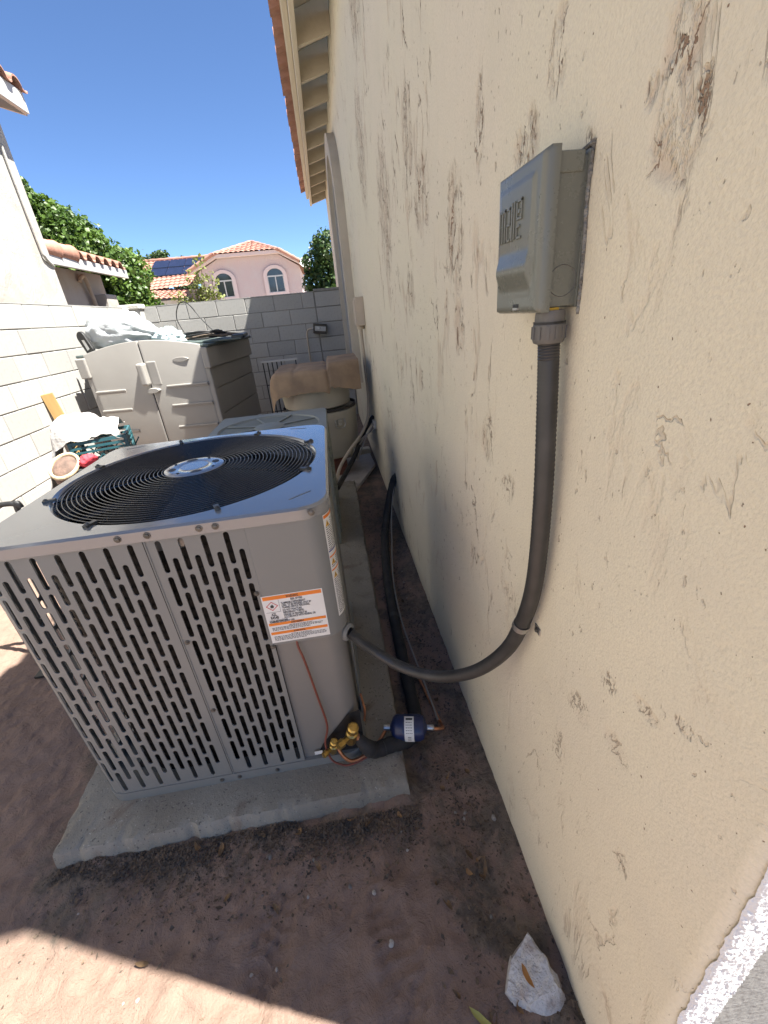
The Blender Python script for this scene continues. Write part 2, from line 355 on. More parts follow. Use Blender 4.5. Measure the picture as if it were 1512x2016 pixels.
M['lens'] = mat('lamp_lens', (.45,.44,.42), (.38,.37,.35), 20, .3)
M['dish'] = mat('dish_grey', (.66,.66,.65), (.6,.6,.59), 10, .5)
M['pink_inside'] = mat('shadow_hollow', (.03,.03,.03), None, rough=.9, bump=.1)
M['corner'] = stucco_plain('sunlit_white_stucco', (.80,.79,.77), (.74,.73,.70), 200, .6)  # white plaster, with sunlight on the corner put into its colour
M['groove_shade'] = mat('shed_groove_shade', (.30,.275,.245), None, rough=.6, bump=.05)  # shed tone darkened for the shadow under each rib
M['recess_shade'] = mat('recess_shade_grey', (.30,.29,.27), (.24,.235,.22), 10, .7, bump=.3)  # dull grey standing for shade in the wall recess

# ------------------------------------------------------------------ ground
def prism(loop, z0, z1, mb=None, cap=True):
    mb = mb or MB(); n = len(loop)
    vs = [(x, y, z0) for x, y in loop]+[(x, y, z1) for x, y in loop]
    fs = [(i, (i+1) % n, n+(i+1) % n, n+i) for i in range(n)]
    if cap: fs += [tuple(range(n-1, -1, -1)), tuple(range(n, 2*n))]
    return mb.add(vs, fs)
def axis_pts(lo, hi, a, b, fine, grow=1.25):
    pts = []; x = a
    while x <= b+1e-9: pts.append(x); x += fine
    s = fine*1.5; x = pts[-1]
    while x < hi: x += s; s *= grow; pts.append(x)
    s = fine*1.5; x = pts[0]
    while x > lo: x -= s; s *= grow; pts.insert(0, x)
    return pts
def soil(x, y):
    """earth banked unevenly against the slab"""
    dx = max(-1.06-x, x-.08, 0); dy = max(.85-y, 0); d = math.hypot(dx, dy)
    return max(0, .010+.030*nz((x, y, 1), 6, 3))*math.exp(-(d/.05)**1.3)
def shoe_print(x, y):
    """height of tread marks pressed in the soft dirt"""
    h = 0
    for (cx, cy, a) in ((-.03, .50, .35), (-.36, .55, -.2), (.02, .25, .3)):
        c, s = math.cos(a), math.sin(a); dx, dy = x-cx, y-cy; u = c*dx+s*dy; v = -s*dx+c*dy
        e = (u/.055)**2+(v/.14)**2
        if e < 1:
            k = abs(math.sin(v*95+math.sin(u*60)*.9))
            h -= .010*(1-e)**.3*(1 if k > .45 else .15)
        elif e < 1.5: h += .003*(1.5-e)
    return h
def build_ground():
    xs = axis_pts(-260, 260, -2.0, .40, .011); ys = axis_pts(-260, 420, .05, 2.2, .011)
    vs = []; silt = []; far = []
    for y in ys:
        for x in xs:
            z = 0
            if -3 < x < .8 and -1 < y < 9:
                z += .010*nz((x, y, 0), 3.1, 4)+.009*nz((x, y, 3), 11, 4)
                if y < 2.4: z += .0042*nz((x, y, 9), 38, 3)+shoe_print(x, y)
                # soil settles in a shallow trench along the wall
                z -= .018*max(0, 1-abs(x-.24)/.16)*(1 if y > .5 else max(0, y/.5))
                if -1.03 < x < .05 and .88 < y < 3.7: z = min(z, -.002)-.01
                elif y < 1.2: z += soil(x, y)
            vs.append((x, y, z))
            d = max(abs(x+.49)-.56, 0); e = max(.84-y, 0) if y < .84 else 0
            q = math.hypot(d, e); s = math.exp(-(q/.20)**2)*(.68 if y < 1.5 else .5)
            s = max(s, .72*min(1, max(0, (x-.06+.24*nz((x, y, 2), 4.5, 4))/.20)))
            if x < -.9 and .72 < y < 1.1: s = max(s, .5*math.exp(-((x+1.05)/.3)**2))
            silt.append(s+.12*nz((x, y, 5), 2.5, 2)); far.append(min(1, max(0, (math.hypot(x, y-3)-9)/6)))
    nx = len(xs)
    fs = [(j*nx+i, j*nx+i+1, (j+1)*nx+i+1, (j+1)*nx+i) for j in range(len(ys)-1) for i in range(nx-1)]
    me = bpy.data.meshes.new('ground'); me.from_pydata(vs, [], fs)
    for p in me.polygons: p.use_smooth = True
    for nm, dat in (('silt', silt), ('far', far)):
        a = me.attributes.new(nm, 'FLOAT', 'POINT'); a.data.foreach_set('value', dat)
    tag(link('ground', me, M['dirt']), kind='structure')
build_ground()

# ------------------------------------------------------------------ the stucco house on the right
WX = .377
def build_house():
    H = thing('stucco_house', 'cream stucco house with pitted wall, rafter eave and arched window trim, beside the air conditioners', 'house', (WX, 5.5, 0))
    off = Vector((-WX, -5.5, 0))
    def P(name, mb, m, par=H, **k):
        mb.v = [tuple(Vector(v)+(off if par is H else Vector((0,0,0)))) for v in mb.v] if par is H else mb.v
        return obj(name, mb, m, par, **k)
    loop = [(WX, 9.95), (WX, .200)]
    for i in range(1, 9):
        a = math.pi+i/8*math.pi/2; loop.append((WX+.022+.022*math.cos(a), .200+.022*math.sin(a)))
    loop += [(.448, .178)]+[(.448+.022*math.sin(R(t_)), .200-.022*math.cos(R(t_))) for t_ in (22,45,67,90)]+[(.470, .29), (5.2, .29), (5.2, 9.95)]
    P('wall', prism(loop, -.15, 3.66), M['stucco'], smooth=30)
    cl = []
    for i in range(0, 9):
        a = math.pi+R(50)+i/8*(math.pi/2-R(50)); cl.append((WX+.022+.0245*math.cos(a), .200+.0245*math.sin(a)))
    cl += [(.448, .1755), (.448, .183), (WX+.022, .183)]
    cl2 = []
    P('sunlit_plaster', prism(cl, 1.75, 3.66), M['corner'], smooth=30)
    # plaster relief where it comes close; whiteness and ragged edge paint the sunlit part
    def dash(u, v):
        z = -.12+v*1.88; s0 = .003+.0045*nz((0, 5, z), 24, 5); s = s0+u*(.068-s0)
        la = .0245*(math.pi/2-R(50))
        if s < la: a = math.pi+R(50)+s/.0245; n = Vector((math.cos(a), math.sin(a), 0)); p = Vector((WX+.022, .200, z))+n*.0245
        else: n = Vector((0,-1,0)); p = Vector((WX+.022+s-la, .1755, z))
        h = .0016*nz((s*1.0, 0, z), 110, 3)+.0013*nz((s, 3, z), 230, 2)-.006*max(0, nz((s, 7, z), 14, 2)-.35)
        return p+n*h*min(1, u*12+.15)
    P('sunlit_relief', MB().grid(dash, 60, 520), M['corner'], smooth=180)
    P('recess_shade_panel', MB().box(.473, 1.45, .215, .288, -.1, 2.1), M['recess_shade'], bevel=.01)  # added panel; its grey stands for the shaded recess
    # eave
    P('fascia_board', MB().box(.055, .097, .035, 10.05, 3.45, 3.66), M['wood_paint'], bevel=.004)
    P('fascia_trim', MB().box(.005, .053, .035, 10.05, 3.565, 3.73), M['wood_paint'], bevel=.006)
    sl = .33
    def roofz(x): return 3.672+(x-.104)*sl
    soff = MB(); soff.add([(.0,.035,roofz(0)),(.0,10.05,roofz(0)),(6,10.05,roofz(6)),(6,.035,roofz(6)),(.0,.035,roofz(0)+.05),(.0,10.05,roofz(0)+.05),(6,10.05,roofz(6)+.05),(6,.035,roofz(6)+.05)],
        [(0,1,2,3),(7,6,5,4),(0,4,5,1),(1,5,6,2),(2,6,7,3),(3,7,4,0)])
    P('roof_deck', soff, M['soffit'])
    y = 4.09-.58*6
    ra = MB(); ra.add([(.099,0,3.46),(.3765,0,3.54),(.3765,0,roofz(.3765)-.001),(.099,0,roofz(.099)-.001),(.099,.045,3.46),(.3765,.045,3.54),(.3765,.045,roofz(.3765)-.001),(.099,.045,roofz(.099)-.001)],
        [(0,1,2,3),(7,6,5,4),(0,4,5,1),(1,5,6,2),(2,6,7,3),(3,7,4,0)])
    ra.v = [(v[0]-WX, v[1], v[2]) for v in ra.v]
    rme = ra.mesh('rafter', bevel=.003); rme.materials.append(M['soffit'])
    k = 0
    while y < 9.8:
        link('rafter', rme, None, H, (0, y-5.5, 0)); y += .58; k += 1
    link('rafter', rme, None, H, (0, 9.93-5.5, 0))
    # roof tiles along the eave: one barrel-and-pan piece each
    roof = P('roof', MB().box(0, .3, .05, 10.9, 3.0, 3.0), M['tile']) if False else None
    tm = MB(); prof = []
    for i in range(11):
        a = math.pi*i/10; prof.append((-.085*math.cos(a)+.085, .078*math.sin(a)))
    prof += [(.20, -.012), (.235, -.014), (.262, .004)]
    L = .42; dx, dz = L*math.cos(math.atan(sl)), L*math.sin(math.atan(sl)); n = len(prof)
    vs = []
    for (e, t) in ((0,0),(1,0),(1,.016),(0,.016)):
        vs += [(dx*e, p[0], p[1]+dz*e+t) for p in prof]
    fs = []
    for q in range(4):
        for i in range(n-1): fs.append((q*n+i, q*n+i+1, ((q+1) % 4)*n+i+1, ((q+1) % 4)*n+i))
    fs += [(0, n, 2*n, 3*n), (n-1, 4*n-1, 3*n-1, 2*n-1)]
    tm.add(vs, fs); tme = tm.mesh('roof_tile', smooth=40); tme.materials.append(M['tile'])
    y = .035; k = 0
    while y < 9.85:
        link('roof_tile', tme, None, H, (-.082+rnd.uniform(-.012,.008)-WX, y-5.5, roofz(-.082)+.052+rnd.uniform(-.004,.006)), (0, rnd.uniform(-.02,.02), rnd.uniform(-.012,.012))); y += .262; k += 1
    # arched plaster trim and its window
    def arch(hw, r_in, x0, x1, zb, zs, cy=6.0):
        mb = MB(); outer = []; inner = []
        for i in range(33):
            a = math.pi*i/32
            outer.append((cy-hw*math.cos(a), zs+hw*math.sin(a))); inner.append((cy-r_in*math.cos(a), zs+r_in*math.sin(a)))
        outer = [(cy-hw, zb)]+outer+[(cy+hw, zb)]; inner = [(cy-r_in, zb)]+inner+[(cy+r_in, zb)]
        n = len(outer); vs = [(x, p[0], p[1]) for x in (x0, x1) for q in (outer, inner) for p in q]
        fs = []
        for i in range(n-1):
            fs += [(i, i+1, n+i+1, n+i), (i, 2*n+i, 2*n+i+1, i+1), (n+i, n+i+1, 3*n+i+1, 3*n+i), (2*n+i, 3*n+i, 3*n+i+1, 2*n+i+1)]
        fs += [(0, n, 3*n, 2*n), (n-1, 3*n-1, 4*n-1, 2*n-1)]
        return mb.add(vs, fs)
    tr = P('arch_trim', arch(.88, .70, WX-.085, WX+.005, .75, 2.40), M['stucco_trim'], smooth=35)
    P('window_frame', arch(.70, .64, WX-.035, WX+.004, .85, 2.40), M['frame'], smooth=35)
    gl = MB(); pts = [(6.0-.645, .85)]+[(6.0-.645*math.cos(math.pi*i/24), 2.40+.645*math.sin(math.pi*i/24)) for i in range(25)]+[(6.0+.645, .85)]
    gl.add([(WX-.006, p[0], p[1]) for p in pts], [tuple(range(len(pts)))])
    P('window_glass', gl, M['glass'])
    return H
build_house()

# ------------------------------------------------------------------ block walls
def block_mesh(L, h=.194, d=.06, name='block'):
    mb = MB().box(-L/2, L/2, 0, d, -h/2, h/2); return mb.mesh(name, bevel=.004, seg=1)
def block_wall(name, label, base, rz, length, courses, flip=0, skip=None, start=0.0):
    """runs along local +X, face towards local -Y; real blocks stand proud of a recessed mortar core"""
    t = thing(name, label, 'wall', base, rz)
    obj('mortar_core', MB().box(0, length, .006, .15, -.15, courses*.203-.004), M['mortar'], t)
    full = block_mesh(.397); full.materials.append(M['block']); cache = {}
    for c in range(courses):
        x = -(.2032 if (c+flip) % 2 else 0)+start
        while x < length-.01:
            a = max(x, 0)+.0045; b = min(x+.4064, length)-.0045
            if b-a > .03:
                L = round(b-a, 3)
                if abs(L-.397) < .002: me = full
                else:
                    if L not in cache: cache[L] = block_mesh(L); cache[L].materials.append(M['block'])
                    me = cache[L]
                link('block', me, None, t, ((a+b)/2, rnd.uniform(-.0025, .0025), c*.203+.1), (rnd.uniform(-.004,.004), 0, rnd.uniform(-.004,.004)))
            x += .4064
    cp = MB().box(0, length, .0, .156, courses*.203-.003, courses*.203+.006)
    obj('top_wash', cp, M['block'], t)
    return t
block_wall('block_wall', 'sunlit white painted concrete block wall running beside the shed, crate and wood board', (-2.6, -.6, 0), R(90), 7.5, 9, 1)
bw = block_wall('block_wall', 'white painted block wall, half in house shadow, behind the shed carrying the floodlight', (-2.6, 6.9, 0), 0, 2.52, 9, 0, start=-.1)
# pier of stacked blocks where the rear wall meets the house
pr = thing('block_pier', 'narrow pier of stacked white blocks with a mortar cap against the house', 'pier', (-.075, 6.88, 0))
obj('mortar_core', MB().box(-.02, .45, .03, .17, -.1, 1.825), M['mortar'], pr)
for c in range(9):
    w_ = .425; me = block_mesh(w_); me.materials.append(M['block'])
    link('block', me, None, pr, (.222, 0, c*.203+.1))
obj('cap', MB().box(-.005, .450, -.008, .18, 1.826, 1.862), M['mortar'], pr, bevel=.006)
cp = thing('corner_post', 'white plastered post with a flat cap where the two block walls meet', 'post', (-2.51, 6.80, 0))
obj('shaft', MB().box(-.10, .04, -.05, .10, 0, 1.80), M['block'], cp, bevel=.01)
obj('cap', MB().box(-.22, .06, -.09, .14, 1.80, 1.865), M['white_stucco'], cp, bevel=.015)

# ------------------------------------------------------------------ neighbour's house on the left
def barrel_tile(L=.42, r=.085, slope=.33, n=10, pan=True):
    prof = [(-r*math.cos(math.pi*i/n)+r, r*.9*math.sin(math.pi*i/n)) for i in range(n+1)]
    if pan: prof += [(r*2+.03, -.012), (r*2+.065, -.014), (r*2+.09, .004)]
    dx, dz = L*math.cos(math.atan(slope)), L*math.sin(math.atan(slope)); k = len(prof); vs = []
    for (e, t) in ((0,0),(1,0),(1,.016),(0,.016)): vs += [(-dx*e, p[0], p[1]+dz*e+t) for p in prof]
    fs = [(q*k+i, q*k+i+1, ((q+1) % 4)*k+i+1, ((q+1) % 4)*k+i) for q in range(4) for i in range(k-1)]
    fs += [(0, k, 2*k, 3*k), (k-1, 4*k-1, 3*k-1, 2*k-1)]
    me = MB().add(vs, fs).mesh('roof_tile', smooth=40); me.materials.append(M['tile']); return me
def build_neighbour():
    t = thing('neighbour_house', 'pale stucco house with tiled eaves and a low wing, rising behind the sunlit block wall', 'house', (-3.2, 6.4, 0))
    o = Vector((3.2, -6.4, 0))
    def P(name, mb, m, **k):
        mb.v = [tuple(Vector(v)+o) for v in mb.v]; return obj(name, mb, m, t, **k)
    P('wall', MB().box(-9, -3.2, -4, 6.46, -.1, 3.98), M['n_stucco'], bevel=.02)
    # upper eave
    P('fascia_board', MB().box(-3.02, -2.97, -4.2, 6.68, 3.84, 4.03), M['frame'], bevel=.004)
    P('rake_board', MB().add([(-3.02,6.68,3.84),(-3.02,6.73,3.84),(-8,6.73,5.5),(-8,6.68,5.5),(-3.02,6.68,4.03),(-3.02,6.73,4.03),(-8,6.73,5.7),(-8,6.68,5.7)],
        [(0,1,2,3),(7,6,5,4),(0,4,5,1),(1,5,6,2),(2,6,7,3),(3,7,4,0)]), M['frame'])
    P('soffit', MB().add([(-3.0,-4.2,3.95),(-3.0,6.70,3.95),(-9,6.70,5.95),(-9,-4.2,5.95),(-3.0,-4.2,4.03),(-3.0,6.70,4.03),(-9,6.70,6.03),(-9,-4.2,6.03)],
        [(0,1,2,3),(7,6,5,4),(0,4,5,1),(1,5,6,2),(2,6,7,3),(3,7,4,0)]), M['wood_paint'])
    me = barrel_tile(); y = 6.46; 
    for i in range(22):
        link('roof_tile', me, None, t, Vector((-2.93, y, 4.03))+o); y -= .262
    # low wing behind
    P('wing_wall', MB().box(-8, -3.66, 6.47, 8.75, -.1, 2.46), M['n_stucco'], bevel=.01)
    P('wing_fascia', MB().box(-3.34, -3.29, 6.55, 8.95, 2.39, 2.52), M['frame'], bevel=.004)
    P('wing_roof', MB().add([(-3.3,6.5,2.47),(-3.3,8.95,2.47),(-8,8.95,4.0),(-8,6.5,4.0),(-3.3,6.5,2.53),(-3.3,8.95,2.53),(-8,8.95,4.06),(-8,6.5,4.06)],
        [(0,1,2,3),(7,6,5,4),(0,4,5,1),(1,5,6,2),(2,6,7,3),(3,7,4,0)]), M['tile'])
    y = 7.28
    for i in range(6):
        link('roof_tile', me, None, t, Vector((-3.26, y, 2.53))+o); y += .262
    ridge = MB()
    ridge.lathe([(.10, 0), (.112, .42), (.122, .43), (.122, .44), (.105, .44)], (0,0,0), 'Y', 16)
    rme = ridge.mesh('edge_tile', smooth=40); rme.materials.append(M['tile'])
    for k in range(2): link('edge_tile', rme, None, t, Vector((-3.36, 6.46+.41*k, 2.57))+o)
    # conduit and meter cupboard
    P('wall_conduit', MB().tube(bez([(-3.175,6.25,3.9),(-3.175,6.25,2.6),(-3.175,6.28,2.42),(-3.2,6.44,2.34),(-3.25,6.5,2.33)], 8), .016, 8), M['n_stucco'], smooth=60)
    P('wing_pipe', MB().tube(bez([(-3.63,7.9,2.30),(-3.62,7.95,2.36),(-3.6,8.05,2.3),(-3.6,8.12,1.5)], 6), .03, 8), M['pvc'], smooth=60)
    P('wing_cupboard', MB().box(-3.65, -3.45, 8.2, 8.6, 1.2, 2.13), M['n_stucco'], bevel=.01)
build_neighbour()

# ------------------------------------------------------------------ pink house far behind
def tiled_plane(p0, p1, p2, p3, pitch=.28, amp=.055, rows=.36):
    """p0-p1 eave, p3-p2 ridge; barrel waves run up the slope, courses step down it"""
    p0, p1, p2, p3 = map(Vector, (p0, p1, p2, p3)); mb = MB()
    W = (p1-p0).length; S = ((p3+p2)/2-(p0+p1)/2).length
    nu = max(4, int(W/pitch*6)); nvr = max(2, int(S/rows)); n = (p1-p0).cross(p3-p0).normalized()
    if n.z < 0: n = -n
    vs = []; cols = nu+1
    for r in range(nvr):
        for e in (0, 1):
            v = (r+e)/nvr
            a = p0.lerp(p3, v); b = p1.lerp(p2, v); lift = .035*(1-e)
            for i in range(cols):
                u = i/nu; ph = (a+(b-a)*u-p0).dot((p1-p0).normalized())/pitch
                vs.append(a+(b-a)*u+n*(abs(math.sin(math.pi*ph))*amp+lift))
    fs = []
    for r in range(2*nvr-1):
        for i in range(nu): fs.append((r*cols+i, r*cols+i+1, (r+1)*cols+i+1, (r+1)*cols+i))
    return mb.add(vs, fs)
def build_pink():
    Y = 28
    t = thing('pink_house', 'pink stucco house with red tile roof and two arched windows beyond the rear wall', 'house', (-3.6, Y, 0))
    o = Vector((3.6, -Y, 0))
    def P(name, mb, m, par=t, **k):
        mb.v = [tuple(Vector(v)+o) for v in mb.v]; return obj(name, mb, m, par, **k)
    # clipped-gable front wall
    lp = [(-6.55,-.1),(-6.55,4.30),(-5.35,4.86),(-2.0,4.86),(-.92,4.20),(-.92,-.1)]
    mb = MB(); n = len(lp); mb.add([(x,Y,z) for x,z in lp]+[(x,Y+9,z) for x,z in lp], [(i,(i+1)%n,n+(i+1)%n,n+i) for i in range(n)]+[tuple(range(n)),tuple(range(2*n-1,n-1,-1))])
    P('wall', mb, M['pink'])
    f = MB()
    pts = [(-6.95,4.18),(-5.42,4.86),(-1.95,4.86),(-.45,4.03)]
    for a, b in zip(pts, pts[1:]):
        f.add([(a[0],Y-.45,a[1]),(b[0],Y-.45,b[1]),(b[0],Y-.05,b[1]),(a[0],Y-.05,a[1]),(a[0],Y-.45,a[1]+.16),(b[0],Y-.45,b[1]+.16),(b[0],Y-.05,b[1]+.16),(a[0],Y-.05,a[1]+.16)],
              [(0,1,2,3),(7,6,5,4),(0,4,5,1),(1,5,6,2),(2,6,7,3),(3,7,4,0)])
    P('fascia_board', f, M['pinktrim'])
    P('roof_hip', tiled_plane((-5.45,Y-.55,5.0),(-1.92,Y-.55,5.0),(-3.5,Y+1.5,5.72),(-3.55,Y+1.5,5.72)), M['tile_far'], smooth=40)
    P('roof_west', tiled_plane((-7.05,Y+9,4.28),(-7.05,Y-.55,4.28),(-5.45,Y-.55,5.02),(-5.45,Y+9,5.02)), M['tile_far'], smooth=40)
    P('roof_west_upper', tiled_plane((-5.45,Y+9,5.02),(-5.45,Y-.55,5.02),(-3.55,Y+1.5,5.72),(-3.55,Y+9,5.72)), M['tile_far'], smooth=40)
    P('roof_east', tiled_plane((-.4,Y-.55,4.13),(-.4,Y+9,4.13),(-3.5,Y+9,5.72),(-3.5,Y+1.5,5.72)), M['tile_far'], smooth=40)
    P('roof_verge', tiled_plane((-1.92,Y-.55,5.0),(-.4,Y-.55,4.13),(-3.5,Y+1.5,5.72),(-3.52,Y+1.5,5.72)), M['tile_far'], smooth=40)
    # ridge caps
    for a, b in (((-5.45,5.02),(-3.53,5.75)),((-1.92,5.02),(-3.53,5.75)),((-7.0,4.3),(-5.45,5.04)),((-1.92,5.04),(-.42,4.16))):
        ya = Y-.55; yb = Y+1.5 if b[0] == -3.53 else Y-.55
        P('ridge_cap', MB().tube([Vector((a[0],ya,a[1])).lerp(Vector((b[0],yb,b[1])), i/10) for i in range(11)], [.085+.02*(i%2) for i in range(11)], 8), M['tile_far'], smooth=50)
    # arched windows
    for cx, zb in ((-5.25,2.95),(-2.36,2.98)):
        wdt = .44; zs = zb+.82
        def arcp(hw, zbot): return [(cx-hw,zbot)]+[(cx-hw*math.cos(math.pi*i/16), zs+hw*.82*math.sin(math.pi*i/16)) for i in range(17)]+[(cx+hw,zbot)]
        sur = MB(); A = arcp(.66, zb-.22); B = arcp(.46, zb); n = len(A)
        sur.add([(x,Y-.09,z) for x,z in A]+[(x,Y-.09,z) for x,z in B]+[(x,Y+.01,z) for x,z in A]+[(x,Y+.01,z) for x,z in B],
            [(i,i+1,n+i+1,n+i) for i in range(n-1)]+[(i,2*n+i,2*n+i+1,i+1) for i in range(n-1)]+[(n+i,n+i+1,3*n+i+1,3*n+i) for i in range(n-1)]+[(0,n,2*n-1,n-1)]+[(0,n-1,3*n-1,2*n)])
        wd = P('window', sur, M['pinktrim'], smooth=35)
        P('glass', MB().add([(x,Y-.02,z) for x,z in arcp(.46, zb)], [tuple(range(n))]), M['glass'], wd)
        fr = MB().box(cx-.46,cx+.46,Y-.05,Y-.025,zb-.03,zb+.03).box(cx-.46,cx+.46,Y-.05,Y-.025,zs-.035,zs+.035).box(cx-.03,cx+.03,Y-.055,Y-.03,zb,zs)
        fr.box(cx-.46,cx-.42,Y-.052,Y-.027,zb,zs).box(cx+.42,cx+.46,Y-.052,Y-.027,zb,zs)
        P('window_frame', fr, M['frame'], wd)
    # lower main roof with solar array to the west
    P('west_wall', MB().box(-15.5,-6.56,Y+1.2,Y+9,-.1,3.6), M['pink'])
    P('west_roof', tiled_plane((-15.6,Y+.6,3.45),(-6.2,Y+.6,3.75),(-6.0,Y+4.2,5.50),(-15.6,Y+4.2,5.50)), M['tile_far'], smooth=40)
    P('porch_wall', MB().box(-10.2,-7.4,Y-1.0,Y+1.2,-.1,3.0), M['n_stucco'])
    P('porch_roof', tiled_plane((-10.4,Y-1.4,3.12),(-7.2,Y-1.4,3.0),(-7.6,Y+1.2,3.6),(-9.2,Y+1.2,3.75)), M['tile_far'], smooth=40)
    P('ridge_cap', MB().tube([(-15.6+.24*i,Y+4.2,5.55) for i in range(41)], [.09+.02*(i%2) for i in range(41)], 8), M['tile_far'], smooth=50)
    # each solar module
    a = Vector((-9.9,Y+1.95,4.50)); sx = Vector((.98,0,0.004)); sy = Vector((0,.98,.505))*1.02
    pm = MB().add([(0,0,0),(.955,0,.004),(.955,.99,.47),(0,.99,.47),(0,0,-.04),(.955,0,-.036),(.955,.99,.43),(0,.99,.43)],[(0,1,2,3),(7,6,5,4),(0,4,5,1),(1,5,6,2),(2,6,7,3),(3,7,4,0)])
    pme = pm.mesh('solar_panel'); pme.materials.append(M['solar'])
    for r_ in range(2):
        for c_ in range(3 if r_ == 0 else 4):
            link('solar_panel', pme, None, t, a+sx*c_+sy*r_+o)
    d = thing('satellite_dish', 'pale grey satellite dish standing at the edge of the pink house roof', 'dish', (-.52, Y-.7, 3.95))
    mt = Matrix.Rotation(R(62), 4, 'X')
    db = MB().lathe([(0.001,0),(.12,.012),(.24,.05),(.30,.085),(.31,.09),(.24,.062),(.12,.024),(.001,.012)], (0,0,.30), 'Z', 24, m=mt)
    obj('reflector', db, M['dish'], d, smooth=60)
    obj('mast', MB().tube([(.05,.6,.05),(.02,.15,.12),(0,.0,.30)], .025, 8), M['dish'], d)
    obj('feed_arm', MB().tube([(0,-.02,.15),(0,-.42,.22)], .014, 6).box(-.04,.04,-.47,-.40,.19,.27), M['screw'], d)
build_pink()

# ------------------------------------------------------------------ trees
def foliage(centers, n, size, seed, drop=.0, name='crown'):
    """many leaf-sized faces in ragged clumps; centers = (pos, radius)"""
    r = random.Random(seed); vs = []; fs = []
    tot = sum(c[1]**2 for c in centers)
    for (c, rad) in centers:
        c = Vector(c); k = int(n*rad*rad/tot)
        for _ in range(k):
            d = Vector((r.gauss(0,1), r.gauss(0,1), r.gauss(0,1))).normalized()
            q = .55+.45*r.random()**.4
            wob = 1+.28*nz(c+d*1.3, 2.3, 3)
            p = c+d*rad*q*wob
            ax = (d*.7+Vector((r.gauss(0,.6), r.gauss(0,.6), r.gauss(0,.6)+.35))).normalized()
            u = ax.orthogonal().normalized(); u = Matrix.Rotation(r.random()*6.28, 3, ax) @ u; v = ax.cross(u)
            s = size*r.uniform(.6,1.3); l = s*r.uniform(1.2,1.8)
            o = len(vs); vs += [p-u*s*.5, p-v*l*.0+u*0+v*l*.5+ax*s*.08, p+u*s*.5, p-v*l*.5+ax*s*.08]
            fs.append((o, o+1, o+2, o+3))
    me = bpy.data.meshes.new(name); me.from_pydata([tuple(v) for v in vs], [], fs); return me
def tree(label, base, trunk_h, crown, n, size, seed, m, group=None, name='tree', limbs=5, tr=.16):
    t = thing(name, label, 'tree', base, 0, group); r = random.Random(seed)
    mb = MB(); top = Vector((0,0,trunk_h))
    mb.tube(bez([(0,0,-.1),(.05,.03,trunk_h*.4),(-.04,.05,trunk_h*.8),(0,0,trunk_h*1.1)], 5), [tr*(1-.5*i/15) for i in range(16)], 10)
    cs = [(Vector(c)-Vector(base), rr) for c, rr in crown]
    for i in range(limbs):
        c, rr = cs[(i*3) % len(cs)]
        mb.tube(bez([top*.75, top.lerp(c, .5)+Vector((r.uniform(-.2,.2),r.uniform(-.2,.2),.1)), c], 5), [tr*.5*(1-.75*k/10) for k in range(11)], 7)
    obj('trunk', mb, M['bark'], t, smooth=60)
    link('crown', foliage(cs, n, size, seed), m, t)
    return t
r = random.Random(3); cr = []
# ficus screen: a long dense mass whose top falls away to the right
for i in range(46):
    x = r.uniform(-8.6, -4.75); top = 5.25 if x < -6.9 else 5.25-(x+6.9)*1.02
    z = r.uniform(1.2, max(1.5, top-.55)); cr.append(((x, 13.6+r.uniform(-.7,.8), z), r.uniform(.45,.75)))
for i in range(16):
    x = -8.6+i*.26; top = 5.25 if x < -6.9 else 5.25-(x+6.9)*1.02
    cr.append(((x+r.uniform(-.1,.1), 13.5+r.uniform(-.4,.4), top-.42+r.uniform(-.2,.18)), r.uniform(.30,.50)))
tree('large dense green ficus tree behind the low tiled wing', (-6.6, 13.8, 0), 2.6, cr, 60000, .085, 11, M['leafA'], limbs=8)
r = random.Random(5); cr = []
for i in range(26): cr.append(((r.uniform(.05,2.6), 16.6+r.uniform(-.7,.7), r.uniform(1.2,3.5)), r.uniform(.4,.62)))
cr += [((-.12,16.4,2.5),.42),((-.05,16.3,3.1),.4),((.25,16.3,3.55),.36),((-.1,16.4,1.7),.42)]
tree('dark green tree beside the house corner, behind the satellite dish', (1.0, 16.6, 0), 1.8, cr, 24000, .085, 21, M['leafB'])
for k, (x, z, rr, lab) in enumerate(((-12.9,6.2,.85,'small rounded tree top showing alone behind the solar roof, next to the ficus'), (-10.7,6.15,1.1,'broad tree crown rising behind the middle of the solar roof'), (-8.7,5.75,.6,'low feathery tree top behind the solar roof, near the pink gable'))):
    r = random.Random(30+k); cr = [((x+r.uniform(-rr,rr), 40+r.uniform(-.5,.5), z+r.uniform(-rr*.9,rr*.55)), rr*r.uniform(.35,.6)) for _ in range(11)]
    cr += [((x, 40, z-1.2), rr*.8), ((x+.4, 40, z-2.0), rr*.8)]
    tree(lab, (x, 40, 0), 4.0, cr, 6000, .14, 40+k, M['leafB'], 'trees behind the pink house', limbs=4)
# sparse flowering shrub before the pink house
sh = thing('shrub', 'sparse yellow-green leggy shrub just beyond the rear block wall', 'shrub', (-2.9, 12, 0))
r = random.Random(9); st = MB(); tips = []
for i in range(17):
    x = r.uniform(-.55,.55); h = 2.15+r.uniform(-.15,.28)+(.45 if i % 6 == 0 else 0)+.12*x
    path = bez([(x*.3,r.uniform(-.1,.1),0),(x*.6,r.uniform(-.1,.1),h*.5),(x,r.uniform(-.2,.2),h)], 4); st.tube(path, [.02*(1-.7*k/8) for k in range(9)], 5)
    tips += [(path[-1], .17), (path[-2]+Vector((r.uniform(-.1,.1),0,-.05)), .15), (path[-3], .12)]
obj('stem', st, M['bark'], sh); link('leaves', foliage(tips, 1500, .055, 5), M['leafC'], sh)

